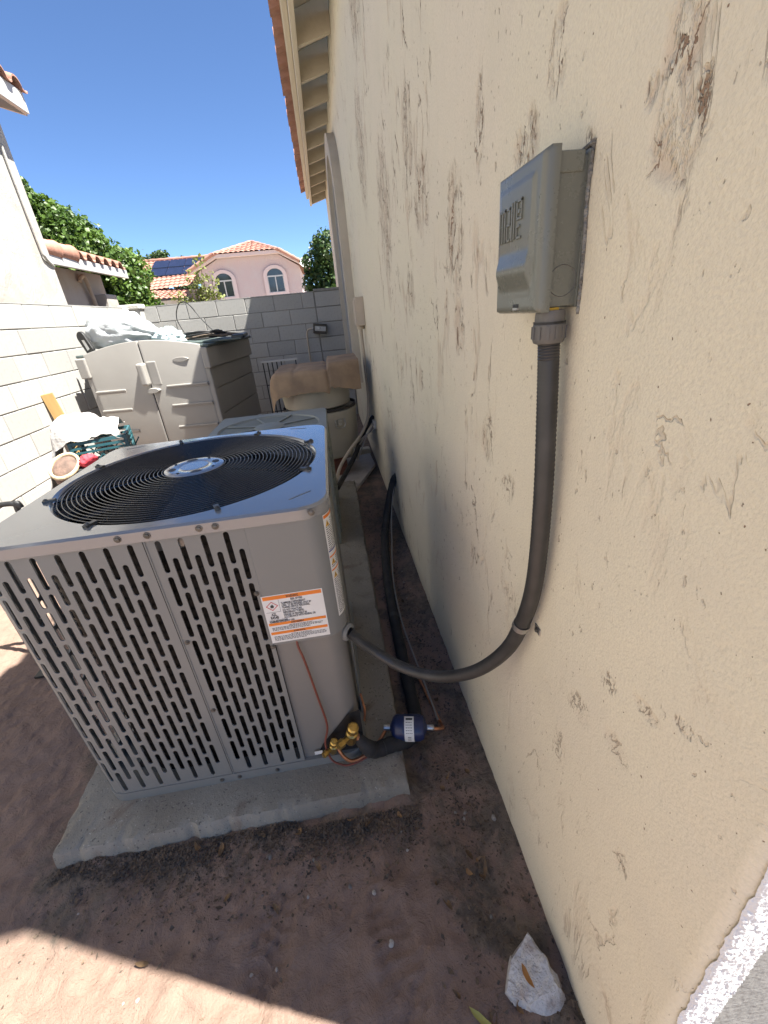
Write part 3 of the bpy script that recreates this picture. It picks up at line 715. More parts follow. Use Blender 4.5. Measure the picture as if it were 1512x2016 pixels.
# ------------------------------------------------------------------ text as flat print
def text_mesh(lines, name='lettering'):
    """lines: (string, x, y, height, align[, xscale]) -> MB in the XY plane"""
    mb = MB(); dg = None
    for L in lines:
        s, x, y, h, al = L[:5]; xs = L[5] if len(L) > 5 else 1
        cu = bpy.data.curves.new('t', 'FONT'); cu.body = s; cu.size = h*1.4; cu.align_x = al; cu.resolution_u = 2; cu.fill_mode = 'FRONT'; cu.offset = h*.035
        o = bpy.data.objects.new('t', cu); COL.objects.link(o); bpy.context.view_layer.update()
        dg = bpy.context.evaluated_depsgraph_get(); me = bpy.data.meshes.new_from_object(o.evaluated_get(dg))
        mb.add([(v.co.x*xs+x, v.co.y+y, 0) for v in me.vertices], [tuple(p.vertices) for p in me.polygons])
        bpy.data.objects.remove(o); bpy.data.curves.remove(cu); bpy.data.meshes.remove(me)
    return mb
class Grp:
    def __init__(s, name, label, cat, loc=(0,0,0), rz=0, group=None):
        s.t = thing(name, label, cat, loc, rz, group); s.o = Vector(loc); s.w = rz == 0
    def P(s, name, mb, m, par=None, world=True, **k):
        if world: mb.v = [tuple(Vector(v)-s.o) for v in mb.v]
        return obj(name, mb, m, par or s.t, **k)

# ------------------------------------------------------------------ concrete pad
def build_pad():
    g = Grp('concrete_pad', 'weathered grey concrete pad with chipped edges under both air conditioners', 'slab', (-.48, 2.2, 0))
    mb = MB(); lo = [(-1.06,.845),(.075,.852),(.095,3.74),(-1.05,3.76)]
    pts = []
    for i in range(4):
        a, b = Vector(lo[i]), Vector(lo[(i+1) % 4]); n = 110 if i % 2 == 0 else 160
        for k in range(n):
            p = a.lerp(b, k/n); d = (b-a).normalized(); nn = Vector((d.y, -d.x))
            pts.append(p+nn*(.003*nz((p.x, p.y, i), 5, 3)+.0045*nz((p.x, p.y, i), 38, 3)-.014*max(0, nz((p.x, p.y, i+9), 17, 3)-.25)))
    n = len(pts); cen = Vector((-.48, 2.2)); vs = []
    for (inset, z) in ((-.012,-.06), (-.004,.03), (.002,.060), (.007,.0675), (.035,.0697), (.16,.07)):
        for k, p in enumerate(pts):
            d = (cen-p).normalized(); q = p+d*inset; ch = .02*max(0, nz((p.x, p.y, 7), 26, 3)-.1) if z > .05 and inset < .03 else 0
            vs.append((q.x, q.y, z-ch))
    fs = [(j*n+k, j*n+(k+1) % n, (j+1)*n+(k+1) % n, (j+1)*n+k) for j in range(5) for k in range(n)]
    mb.add(vs, fs+[tuple(5*n+k for k in range(n))])
    g.P('slab', mb, M['concrete'], smooth=50)
build_pad()

# ------------------------------------------------------------------ the new air conditioner
CX, CY, HX, RC = -.50, 1.425, .445, .065
FY = CY-HX
def rr_pos(u, off=0.0):
    """walk the cabinet outline: u=0 at the right end of the flat front, growing to the left; negative = right corner and side"""
    S = 2*(HX-RC); A = RC*math.pi/2; x0 = CX+HX-RC
    if u < 0:
        v = -u
        if v < A:
            a = -math.pi/2+v/RC; return (x0+(RC+off)*math.cos(a), FY+RC+(RC+off)*math.sin(a))
        return (x0+RC+off, FY+RC+(v-A))
    if u < S: return (x0-u, FY-off)
    u -= S
    if u < A:
        a = -math.pi/2-u/RC; return (CX-HX+RC+(RC+off)*math.cos(a), FY+RC+(RC+off)*math.sin(a))
    u -= A
    return (CX-HX-off, FY+RC+u)
def uz(u, z, off=0.0): p = rr_pos(u, off); return (p[0], p[1], z)
S_ = 2*(HX-RC); A_ = RC*math.pi/2
def slot_panel(u0, ncols, pitch, ztop, zbot, zrow, rowp, uL, uR, parity=0):
    mb = MB(); hw, hl = .0072, .0482
    def q(*pts): mb.add([uz(*p) for p in pts], [tuple(range(len(pts)))])
    for c in range(ncols):
        a = u0+c*pitch; b = a+pitch; m = (a+b)/2
        zt = zrow-(rowp/2 if (c+parity) % 2 else 0); q((a,zt),(b,zt),(b,ztop),(a,ztop))
        for k in range(8):
            z1 = zt-k*rowp; z0 = z1-rowp; zm = (z0+z1)/2
            top = [(m+hw*math.cos(math.pi*i/6), zm+hl-hw+hw*math.sin(math.pi*i/6)) for i in range(7)]
            bot = [(m-hw*math.cos(math.pi*i/6), zm-hl+hw-hw*math.sin(math.pi*i/6)) for i in range(7)]
            q((a,z1), *reversed(top), (b,z1)); q((b,z0), *reversed(bot), (a,z0))
            q((a,z0), bot[0], top[-1], (a,z1)); q(top[0], bot[-1], (b,z0), (b,z1))
            st = top+bot; n = len(st)
            mb.add([uz(*p) for p in st]+[uz(p[0], p[1], -.0035) for p in st], [(i, (i+1) % n, n+(i+1) % n, n+i) for i in range(n)])
        ze = zt-8*rowp; q((a,zbot),(b,zbot),(b,ze),(a,ze))
    e = u0+ncols*pitch
    if uL < u0-1e-5: q((uL,zbot),(u0,zbot),(u0,ztop),(uL,ztop))
    k = 0
    while e < uR-1e-5:
        f = min(uR, e+.02); q((e,zbot),(f,zbot),(f,ztop),(e,ztop)); e = f
    return mb
def wrap_panel(u0, u1, z0, z1, off, thick=.004, n=40, zn=1):
    mb = MB()
    us = [u0+(u1-u0)*i/n for i in range(n+1)]
    vs = [uz(u, z, o) for o in (off, off-thick) for z in (z0, z1) for u in us]; k = n+1; fs = []
    for i in range(n): fs += [(i,i+1,k+i+1,k+i), (2*k+i,3*k+i,3*k+i+1,2*k+i+1), (i,2*k+i,2*k+i+1,i+1), (k+i,k+i+1,3*k+i+1,3*k+i)]
    fs += [(0,k,3*k,2*k), (n,2*k+n,3*k+n,k+n)]
    return mb.add(vs, fs)
def rrect(hx, hy, r, n=10):
    out = []
    for (sx, sy, a0) in ((1,1,0),(-1,1,90),(-1,-1,180),(1,-1,270)):
        for i in range(n+1):
            a = R(a0+90*i/n); out.append((sx*(hx-r)+r*math.cos(a), sy*(hy-r)+r*math.sin(a)))
    return out
def screw(mb, x, y, z, nrm=(0,-1,0), r=.006):
    nrm = Vector(nrm); q = nrm.to_track_quat('Z', 'Y').to_matrix().to_4x4()
    mb.lathe([(r*1.5,0),(r*1.5,.0018),(r,.0022),(r*.95,.005),(r*.3,.006),(.0001,.006)], (x,y,z), 'Z', 10, m=q)
def build_ac():
    g = Grp('air_conditioner', 'new grey air conditioner condenser with slotted front, round black fan grille and warning stickers', 'air conditioner', (CX, CY, .07))
    # slotted sheet-metal guards
    right = slot_panel(.156, 8, .0281, 1.042, .10, 1.036, .109, .150, .3990, 1)
    left = slot_panel(.4195, 42, .0288, 1.042, .10, 1.036, .109, .4020, .4195+42*.0288+.005, 0)
    g.P('louver_panel', right, M['ac'], smooth=30); g.P('louver_panel', left, M['ac'], smooth=30)
    g.P('panel_seam', MB().box(CX+HX-RC-.4030, CX+HX-RC-.3980, FY+.002, FY+.006, .10, 1.04), M['black'])
    g.P('panel_lip', MB().box(CX+HX-RC-.3990, CX+HX-RC-.3950, FY-.0025, FY+.002, .102, 1.04), M['ac'], bevel=.0008, seg=1)
    # side and rear skins
    g.P('side_panel', wrap_panel(-(A_+S_), -.0, .10, 1.042, -.012), M['ac_low'], smooth=30)
    g.P('rear_panel', MB().box(CX-HX+.05, CX+HX-.05, CY+HX-.012, CY+HX-.008, .10, 1.04), M['ac'])
    # control cover: wraps the right corner; folded return at its lower edge
    cov = g.P('control_cover', wrap_panel(-(A_+.10), .150, .640, 1.042, .003, .012, 60), M['ac'], smooth=30, bevel=.0015, seg=1)
    low = g.P('service_panel', wrap_panel(-.14, .150, .10, .640, -.010, .004, 50), M['ac_low'], smooth=30)
    g.P('corner_flange', wrap_panel(-(A_+.16), -(A_+.09), .10, 1.042, .004, .006, 6), M['ac'], bevel=.001, seg=1)
    # base pan
    base = MB(); o = rrect(HX+.004, HX+.004, RC+.004); n = len(o)
    base.add([(CX+p[0],CY+p[1],z) for z in (.0695,.106) for p in o], [(i,(i+1)%n,n+(i+1)%n,n+i) for i in range(n)]+[tuple(range(n-1,-1,-1)), tuple(range(n,2*n))])
    g.P('base_pan', base, M['ac'], smooth=30)
    # coil with rounded corners leaves a see-through gap behind the louvers at the corners
    co = rrect(HX-.052, HX-.052, .19, 12); n = len(co); ci = rrect(HX-.085, HX-.085, .16, 12)
    coil = MB().add([(CX+p[0],CY+p[1]+.0,z) for z in (.107,1.0) for p in co]+[(CX+p[0],CY+p[1],z) for z in (.107,1.0) for p in ci],
        [(i,(i+1)%n,n+(i+1)%n,n+i) for i in range(n)]+[(2*n+i,3*n+i,3*n+(i+1)%n,2*n+(i+1)%n) for i in range(n)]+[(n+i,n+(i+1)%n,3*n+(i+1)%n,3*n+i) for i in range(n)])
    g.P('coil', coil, M['coil'], smooth=40)
    fins = MB()
    for k in range(26): fins.add([(CX+p[0]*1.012,CY+p[1]*1.012,.13+k*.0335+dz) for dz in (0,.009) for p in co], [(i,(i+1)%n,n+(i+1)%n,n+i) for i in range(n)])
    fo = g.P('coil_tube', fins, M['coil']); fo['kind'] = 'stuff'
    # compressor pot and inner cabinet wall
    g.P('compressor', MB().lathe([(.001,.107),(.11,.107),(.115,.16),(.115,.42),(.09,.48),(.001,.50)], (CX+.12,CY+.05,0), 'Z', 20), M['black'], smooth=40)
    # lid
    LX = HX+.007; rl = RC+.012; o = []; zt = 1.070; n = 144
    for i in range(n):      # outline sampled evenly by angle so the fan opening stays round
        a = 2*math.pi*i/n; c, s = math.cos(a), math.sin(a); lo_, hi_ = 0, 1
        for _ in range(30):
            k = (lo_+hi_)/2; px, py = abs(k*c), abs(k*s); qx, qy = px-(LX-rl), py-(LX-rl)
            sd_ = math.hypot(max(qx,0), max(qy,0))+min(max(qx,qy),0)-rl
            if sd_ > 0: hi_ = k
            else: lo_ = k
        o.append((lo_*c, lo_*s))
    def ring_pts(rad, z):
        out = []
        for p in o:
            a = math.atan2(p[1], p[0]); out.append((CX+rad*math.cos(a), CY+rad*math.sin(a), z))
        return out
    vs = [(CX+p[0],CY+p[1],1.036) for p in o]+[(CX+p[0],CY+p[1],zt-.006) for p in o]
    vs += [(CX+p[0]*.985,CY+p[1]*.985,zt) for p in o]
    vs += ring_pts(.414, zt+.001)+ring_pts(.408, zt-.003)+ring_pts(.400, zt-.016)+ring_pts(.396, zt-.10)
    fs = [(j*n+i, j*n+(i+1) % n, (j+1)*n+(i+1) % n, (j+1)*n+i) for j in range(6) for i in range(n)]
    lid = g.P('lid', MB().add(vs, fs), M['ac_lid'], smooth=28)
    # stamped corner creases
    for (x, y, a) in ((CX+.375, CY-.365, .65), (CX+.33, CY+.40, -.25), (CX-.35, CY+.40, .3)):
        m = Matrix.Translation((x-g.o.x, y-g.o.y, zt-g.o.z)) @ Matrix.Rotation(a, 4, 'Z')
        obj('lid_crease', MB().box(-.035,.035,-.002,.002,-.001,.0012, m), M['ac_low'], lid)
    sc = [(-.57,1.048),(-.50,1.048),(-.375,1.048),(-.335,1.048+.0),(-.095,1.055)]
    for (x, z) in sc: 
        mb = MB(); screw(mb, x, FY-.007, z if x > -.1 else 1.052); g.P('screw', mb, M['screw'], smooth=40)
    for (x, z) in ((-.505,.70),(-.505,.42),(-.282,.83),(-.276,.635),(-.56,.088),(-.50,.088),(-.37,.088)):
        mb = MB(); screw(mb, x, FY-.0005 if z > .1 else FY-.004, z, r=.005); g.P('screw', mb, M['screw'], smooth=40)
    # fan guard: separate wire rings, radial rods, hub plate
    guard = thing_part('fan_guard', g)
    for k in range(24):
        rad = .397-k*.0128; zz = 1.067+.010*(1-(rad/.397)**2)
        mb = MB(); mb.tube([(CX+rad*math.cos(2*math.pi*i/72), CY+rad*math.sin(2*math.pi*i/72), zz) for i in range(72)], .0019, 6, closed=True)
        g.P('wire_ring', mb, M['black_wire'], guard, smooth=180)
    for k in range(8):
        a = R(22.5+45*k); mb = MB(); c, s = math.cos(a), math.sin(a)
        mb.tube([(CX+rad*c, CY+rad*s, 1.0625+.010*(1-(rad/.397)**2)) for rad in (.422,.40,.3,.2,.095)], .0032, 6)
        g.P('radial_rod', mb, M['black_wire'], guard, smooth=60)
        m = Matrix.Translation((CX+.414*c, CY+.414*s, 1.073)) @ Matrix.Rotation(a, 4, 'Z')
        cb = MB().box(-.016,.018,-.007,.007,-.004,.004, m); screw(cb, CX+.424*c, CY+.424*s, 1.076, (0,0,1), .005)
        g.P('clip', cb, M['screw'], guard)
    hub = MB(); N = 48
    hub.lathe([(.001,1.081),(.045,1.081),(.047,1.0795),(.050,1.081),(.088,1.081),(.096,1.078),(.099,1.072)], (CX,CY,0), 'Z', N)
    hp = g.P('hub_plate', hub, M['hub'], guard, smooth=30)
    # ring groove + oval holes punched in the hub read as dark recesses
    for k in range(4):
        a = R(20+90*k); m = Matrix.Translation((CX+.070*math.cos(a), CY+.070*math.sin(a), 1.0805)) @ Matrix.Rotation(a, 4, 'Z') @ Matrix.Diagonal((.8,1.25,1,1))
        g.P('hub_hole', MB().lathe([(.001,.0012),(.014,.0012),(.0155,.0006)], (0,0,0), 'Z', 14, m=m), M['black'], guard)
    for k in range(4):
        a = R(65+90*k); g.P('hub_bolt', MB().lathe([(.001,.002),(.005,.002),(.005,0)], (CX+.078*math.cos(a), CY+.078*math.sin(a), 1.081), 'Z', 8), M['black'], guard)
    # fan below
    for k in range(3):
        a0 = R(40+120*k); mb = MB()
        def bl(u, v, a0=a0):
            rad = .06+.315*u; a = a0+(v-.5)*(1.15-.25*u)+.35*u
            return (CX+rad*math.cos(a), CY+rad*math.sin(a), .955+(v-.5)*(.10-.04*u)+.01*u)
        mb.grid(bl, 10, 8); g.P('fan_blade', mb, M['blade'], smooth=60)
    g.P('fan_motor', MB().lathe([(.001,1.055),(.07,1.055),(.078,1.045),(.078,.88),(.06,.86),(.001,.86)], (CX,CY,0), 'Z', 24), M['black'], smooth=40)
    g.P('motor_strap', MB().box(CX-.02,CX+.10,CY-.39,CY-.06,1.035,1.045, None), M['blade'])
    sh = MB().lathe([(.395,.99),(.388,.93),(.388,.80)], (CX,CY,0), 'Z', 48); g.P('fan_shroud', sh, M['black'], smooth=60)
    g.P('inner_floor', MB().box(CX-.36,CX+.36,CY-.36,CY+.36,.107,.125), M['black'])
    # valves: brass bodies out of the service corner
    def valve(x, y, z, s, name='service_valve'):
        mb = MB(); ax = Vector((.16,-.30,.94)).normalized(); b = Vector((x,y,z)); q = ax.to_track_quat('Z','Y').to_matrix().to_4x4()
        mb.lathe([(.001,-.05*s),(.016*s,-.05*s),(.018*s,-.03*s),(.018*s,.015*s),(.013*s,.018*s),(.013*s,.03*s),(.0165*s,.031*s),(.0165*s,.052*s),(.012*s,.057*s),(.001,.058*s)], b, 'Z', 10, m=q)
        p2 = Vector((-.75,-.65,.12)).normalized(); mb.tube([b, b+p2*.035*s, b+p2*.036*s, b+p2*.055*s], [.009*s,.009*s,.013*s,.012*s], 6)
        v = g.P(name, mb, M['brass'], smooth=30); return b
    g.P('valve_plate', MB().add([(-.225,FY+.008,.108),(-.056,FY+.008,.108),(-.056,FY+.008,.30),(-.10,FY+.008,.285),(-.20,FY+.008,.16)], [(0,1,2,3,4)]), M['black'])
    valve(-.093, FY-.014, .212, 1.15); valve(-.162, FY-.010, .162, .85)
    g.P('drain_tag', MB().box(-.232,-.205,FY-.002,FY+.0,.125,.140), M['white_label'])
    g.P('corner_wire', MB().tube(bez([(-.047,FY+.07,.30),(-.042,FY+.06,.26),(-.040,FY+.05,.24),(-.046,FY+.04,.20)], 6), .004, 6), M['copper'])
    # conduit knock-out ring
    e = Vector((-.056, 1.035, .598)); q = Vector((.8,-.6,0)).to_track_quat('Z','Y').to_matrix().to_4x4()
    g.P('conduit_bushing', MB().lathe([(.012,-.012),(.027,-.012),(.029,.004),(.022,.010),(.017,.010)], e, 'Z', 24, m=q), M['ac'], smooth=30)
    # ---- warning sticker
    x0, x1, z0, z1, yy = -.274, -.104, .650, .818, FY-.0036
    st = g.P('warning_sticker', MB().box(x0, x1, yy, yy+.0004, z0, z1), M['white_label'])
    W, Hh = x1-x0, z1-z0
    def band(a, b, m=M['orange'], xa=.02, xb=.98, nm='colour_band'):
        g.P(nm, MB().box(x0+W*xa, x0+W*xb, yy-.0005, yy-.0001, z0+Hh*a, z0+Hh*b), m, st)
    band(.912,.985); band(.375,.43); band(.18,.235)
    T = [('WARNING',.5,.922,.05,'CENTER'),('RISK OF FIRE',.56,.862,.042,'CENTER'),
         ('FLAMMABLE REFRIGERANT',.30,.805,.040,'LEFT'),('USED. TO BE REPAIRED ONLY BY',.30,.757,.040,'LEFT'),('TRAINED SERVICE PERSONNEL.',.30,.709,.040,'LEFT'),
         ('DO NOT PUNCTURE',.30,.655,.040,'LEFT'),('REFRIGERANT TUBING.',.30,.607,.040,'LEFT'),('DISPOSE OF PROPERLY IN',.30,.555,.040,'LEFT'),
         ('ACCORDANCE WITH FEDERAL OR',.30,.508,.040,'LEFT'),('LOCAL REGULATIONS.',.045,.492-.03,.036,'LEFT'),('FLAMMABLE REFRIGERANT USED',.045,.437,.034,'LEFT'),
         ('A2L',.145,.585,.06,'CENTER'),('R454B',.145,.515,.06,'CENTER'),('AVERTISSEMENT',.5,.383,.036,'CENTER'),('ADVERTENCIA',.5,.188,.036,'CENTER')]
    def put_text(T, y, m, nm='lettering', par=st):
        mb = text_mesh([(s, 0, 0, h*Hh, al, .62) if False else (s, xx*W, yy_*Hh, h*Hh, al, .60) for s, xx, yy_, h, al in T])
        mb.v = [(x0+v[0], y, z0+v[1]) for v in mb.v]; return g.P(nm, mb, m, par)
    put_text(T, yy-.0008, M['ink'])['kind'] = 'stuff'
    ln = MB()
    for (a, xa, xb) in ((.345,.35,.75),(.320,.06,.92),(.295,.06,.90),(.268,.06,.70),(.15,.35,.7),(.125,.06,.94),(.098,.06,.95),(.072,.06,.94),(.045,.06,.6)):
        x = xa
        while x < xb:
            wl = rnd.uniform(.015,.05); ln.box(x0+W*x, x0+W*min(x+wl,xb), yy-.0007, yy-.0003, z0+Hh*a, z0+Hh*(a+.010)); x += wl+.010
    g.P('fine_print', ln, M['ink'], st)['kind'] = 'stuff'
    fr = MB()
    for (xa,xb,a,b) in ((.265,.268,.66,.905),(.03,.268,.657,.660)): fr.box(x0+W*xa,x0+W*xb,yy-.0006,yy-.0002,z0+Hh*a,z0+Hh*b)
    cx_, cz_ = x0+W*.145, z0+Hh*.785
    g.P('rule', fr, M['ink'], st)
    dm = MB(); Rr = .0155
    for i in range(4):
        a, b = i*math.pi/2, (i+1)*math.pi/2
        dm.add([(cx_+k*math.cos(t_)*1.1, yy-.0007, cz_+k*math.sin(t_)) for k in (Rr, Rr*.84) for t_ in (a,b)], [(0,1,3,2)])
    g.P('hazard_diamond', dm, M['red_ink'], st)
    fl = [(-.0035,-.006),(.0035,-.006),(.0052,-.001),(.0035,.003),(.0042,-.0005),(.001,.007),(-.001,.003),(-.0032,.004),(-.0052,-.001)]
    g.P('flame_mark', MB().add([(cx_+x,yy-.0008,cz_+z) for x,z in fl], [tuple(range(len(fl)))]), M['ink'], st)
    # ---- tall caution sticker bent round the corner
    ua, ub, za, zb = -.052, -.112, .695, 1.030
    def bend(u, z, o=.0036): return uz(u, z, o)
    cs = MB().grid(lambda a, b: bend(ua+(ub-ua)*a, za+(zb-za)*b), 14, 2); ts = g.P('caution_sticker', cs, M['white_label'], smooth=60)
    def bpatch(a0,a1,z0_,z1_,m,nm): g.P(nm, MB().grid(lambda a,b: bend(ua+(ub-ua)*(a0+(a1-a0)*a), z0_+(z1_-z0_)*b, .0040), 12, 1), m, ts)
    bpatch(.03,.97,1.018,1.027,M['orange'],'colour_band'); bpatch(.03,.97,.897,.902,M['orange'],'colour_band'); bpatch(.03,.97,.853,.858,M['orange'],'colour_band'); bpatch(.03,.9,.915,.919,M['blue_ink'],'colour_band')
    for zc in (1.003,.884,.838):
        tri = [(.08,zc-.010),(.36,zc-.010),(.22,zc+.009)]
        g.P('caution_mark', MB().add([bend(ua+(ub-ua)*a, z, .0042) for a,z in tri], [(0,1,2)]), M['yellow_ink'], ts)
        g.P('caution_stroke', MB().add([bend(ua+(ub-ua)*a, z, .0045) for a,z in ((.20,zc-.006),(.25,zc-.006),(.24,zc+.003),(.21,zc+.003))], [(0,1,2,3)]), M['ink'], ts)
    fp = MB(); z = 1.008
    while z > .702:
        if not (.846 < z < .862 or .893 < z < .921):
            a = .45 if any(abs(z-q) < .012 for q in (1.003,.884,.838)) else .08
            while a < .93:
                wl = rnd.uniform(.08,.25); e2 = min(a+wl,.94)
                fp.add([bend(ua+(ub-ua)*t_, zz_, .0041) for zz_ in (z, z+.0022) for t_ in (a,e2)], [(0,1,3,2)]); a = e2+.035
        z -= .0062
    g.P('fine_print', fp, M['ink'], ts)['kind'] = 'stuff'
def thing_part(name, g):
    o = bpy.data.objects.new(name, None); COL.objects.link(o); o.parent = g.t; return o
build_ac()

# ------------------------------------------------------------------ old air conditioner behind it
def build_old_ac():
    g = Grp('air_conditioner', 'old faded green-grey air conditioner with radial slotted top, behind the new unit', 'air conditioner', (-.465, 2.93, .07))
    x0,x1,y0,y1,zt = -.855,-.075,2.52,3.36,.85
    cx, cy = (x0+x1)/2, (y0+y1)/2
    g.P('cabinet', MB().box(x0,x1,y0,y1,.07,zt-.05), M['old'], bevel=.02)
    n = 64; o = []
    for i in range(n):
        a = 2*math.pi*(i+.5)/n; c, s = math.cos(a), math.sin(a); k = 1/max(abs(c)/((x1-x0)/2+.008), abs(s)/((y1-y0)/2+.008)); o.append((cx+k*c, cy+k*s))
    vs = [(p[0],p[1],zt-.06) for p in o]+[(p[0],p[1],zt-.004) for p in o]+[(cx+(p[0]-cx)*.99,cy+(p[1]-cy)*.99,zt) for p in o]
    for rad, z in ((.345,zt),(.335,zt-.015)): vs += [(cx+rad*math.cos(2*math.pi*(i+.5)/n), cy+rad*math.sin(2*math.pi*(i+.5)/n), z) for i in range(n)]
    g.P('top_panel', MB().add(vs, [(j*n+i,j*n+(i+1)%n,(j+1)*n+(i+1)%n,(j+1)*n+i) for j in range(4) for i in range(n)]), M['old'], smooth=30)
    g.P('grille_plate', MB().lathe([(.001,zt-.012),(.337,zt-.012)], (cx,cy,0), 'Z', 48), M['old_dark'])
    for k in range(8):
        a = 2*math.pi*(k+.5)/8; m = Matrix.Translation((cx,cy,zt-.004)) @ Matrix.Rotation(a, 4, 'Z')
        g.P('grille_bar', MB().box(.10,.335,-.008,.008,-.006,.002, m), M['old'], bevel=.003, seg=1)
    g.P('grille_hub', MB().lathe([(.001,zt+.004),(.09,zt+.004),(.105,zt-.008)], (cx,cy,0), 'Z', 32), M['old'], smooth=40)
    for k in range(14): g.P('louver', MB().box(x1+.0005,x1+.010,y0+.06,y1-.06,.14+k*.045,.165+k*.045), M['old_dark'])
build_old_ac()

# ------------------------------------------------------------------ disconnect box, whip conduit
def build_disconnect():
    y0, y1, z0, z1 = .645, .805, 1.476, 1.672
    g = Grp('disconnect_box', 'grey-green metal electrical disconnect box with embossed lid, mounted on the stucco wall', 'electrical box', (WX, (y0+y1)/2, z0))
    g.P('body', MB().box(.330, WX, y0+.006, y1-.004, z0+.006, z1-.010), M['box'], bevel=.003)
    g.P('hood', MB().box(.327, WX-.008, y0+.004, y1-.002, z1-.030, z1-.006), M['box'], bevel=.002)
    ld = MB(); xf = .312
    g.P('back_flange', MB().box(WX-.004, WX, y0+.001, y1, z0+.004, z1-.006), M['box'], bevel=.001)
    # lid as a shallow pan with a stepped panel: height-field over (y,z)
    def prof(a, b):
        # a across (0 near .. 1 far), b up; returns outward depth
        e = min(a, 1-a, b*1.2, (1-b)*1.2); d = 0
        inn = .13 < a < .93 and .17 < b < .90
        return e, inn
    na, nb = 44, 56; vs = []; 
    for j in range(nb+1):
        b = j/nb
        for i in range(na+1):
            a = i/na; y = y0+(y1-y0)*a; z = z0+(z1-z0)*b; d = 0.0
            edge = min(a/.05, (1-a)/.05, b/.04, (1-b)/.04, 1); d += .008*math.sqrt(max(0, 1-(1-edge)**2))
            def ss(t): t = max(0, min(1, t)); return t*t*(3-2*t)
            ins = ss((a-.14)/.045)*ss((.93-a)/.045)
            up = ss((b-.12)/.02)*ss((.90-b)/.03)
            # raised shelf above (lettering), scooped ramp below
            ramp = .0026 if b > .46 else .0026+.0062*ss((.46-b)/.14)-.0095*ss((.32-b)/.17)
            d += ins*up*ramp*.9
            vs.append((xf-d+.008, y, z))
    fs = [(j*(na+1)+i, j*(na+1)+i+1, (j+1)*(na+1)+i+1, (j+1)*(na+1)+i) for j in range(nb) for i in range(na)]
    bd = [i for i in range(na+1)]+[j*(na+1)+na for j in range(1,nb+1)]+[nb*(na+1)+i for i in range(na-1,-1,-1)]+[j*(na+1) for j in range(nb-1,0,-1)]
    k = len(vs); vs += [(.333, vs[i][1], vs[i][2]) for i in bd]; n = len(bd)
    fs += [(bd[i], k+i, k+(i+1)%n, bd[(i+1)%n]) for i in range(n)]
    lid = g.P('lid', MB().add(vs, fs), M['box'], smooth=45)
    # embossed block lettering in double outline strokes
    em = MB(); xs_ = xf+.008-.0103
    def bar(a0,a1,b0,b1): em.box(xs_-.0024, xs_+.004, y0+(y1-y0)*a0, y0+(y1-y0)*a1, z0+(z1-z0)*b0, z0+(z1-z0)*b1)
    zb, zt = .53, .76
    for a in (.86,.795,.735): bar(a,a+.018,zb,zt)
    bar(.735,.878,zt-.02,zt+.004)
    for (a0,a1,b0,b1) in ((.62,.70,zt-.02,zt+.004),(.62,.638,.645,zt),(.62,.70,.635,.655),(.682,.70,zb,.645),(.62,.70,zb,zb+.02)): bar(a0,a1,b0,b1)
    bar(.565,.59,zb-.005,zt+.02); bar(.515,.535,zb,zt+.02)
    for (a0,a1,b0,b1) in ((.36,.47,zt+.0,zt+.024),(.452,.47,.66,zt+.02),(.36,.378,.66,zt+.02),(.36,.47,.648,.668),(.40,.47,.60,.618),(.452,.47,zb,.60),(.37,.47,zb-.005,zb+.016),(.40,.44,.69,.72)): bar(a0,a1,b0,b1)
    g.P('embossed_lettering', em, M['box'], lid, bevel=.0005, seg=1)
    er = MB().lathe([(.0055,-.001),(.0075,-.001),(.0075,.003),(.0055,.003)], (xs_+.002, y0+(y1-y0)*.33, z0+(z1-z0)*.835), 'X', 16); g.P('embossed_mark', er, M['box'], lid, smooth=40)
    g.P('hasp_slot', MB().box(xf-.0008,xf+.004,y0+.062,y0+.082,z0+.009,z0+.014), M['black'], lid)
    g.P('hasp_tab', MB().box(xf-.002,xf+.003,y0+.062,y0+.080,z0+.0055,z0+.0088), M['zinc'], lid)
    ko = MB().lathe([(.0195,-.0010),(.0205,.0004),(.0215,-.0010)], (.352, y0+.006, z0+.040), 'Y', 28); ko.v = [(v[0], y0+.006-(v[1]-(y0+.006))*1.0-.0004, v[2]) for v in ko.v]
    g.P('knockout', ko, M['fitting'], smooth=60)
    g.P('yellow_edge', MB().box(.326,.352,y0+.008,y0+.045,z0+.0015,z0+.0055), M['yellow_ink'])
    # smeared sealant beside the box
    c = tag(obj('caulk', MB().tube(bez([(WX-.001,y0-.001,z1+.002),(WX-.002,y0-.001,z1-.01),(WX-.003,y0-.000,z1-.06),(WX-.002,y0-.003,z1-.11),(WX-.002,y0-.005,z0+.03),(WX-.001,y0-.003,z0-.006)],8), [.0022+.0022*abs(nz((i*.3,0,0),1,2)) for i in range(41)], 8), M['caulk'], g.t), None)
    c.data.transform(Matrix.Translation(-g.o))
    c2 = g.P('caulk', MB().tube(bez([(WX-.001,y0-.001,z1+.000),(WX-.002,y0+.03,z1-.004),(WX-.001,y0+.09,z1-.005)],8), [.003]*17, 8), M['caulk'], smooth=60)
    # whip
    w = Grp('flexible_conduit', 'dark grey flexible conduit curving from the disconnect box down to the condenser', 'conduit', (.345,.66,.6))
    path = bez([(.346,.665,1.440),(.347,.655,1.335),(.349,.645,1.16),(.352,.655,.98),(.350,.690,.845),(.333,.738,.715),(.275,.800,.595),(.190,.880,.512),(.096,.950,.500),(.010,1.000,.545),(-.050,1.032,.597)], 14)
    # ribbed sleeve
    rr = [.0165+(.0007 if i % 2 else 0) for i in range(len(path)*3)]
    dense = []
    for i in range(len(path)-1):
        for k in range(3): dense.append(path[i].lerp(path[i+1], k/3))
    dense.append(path[-1])
    w.P('hose', MB().tube(dense, [.0160+(.0012 if i % 2 else 0) for i in range(len(dense))], 18), M['hose'], smooth=50)
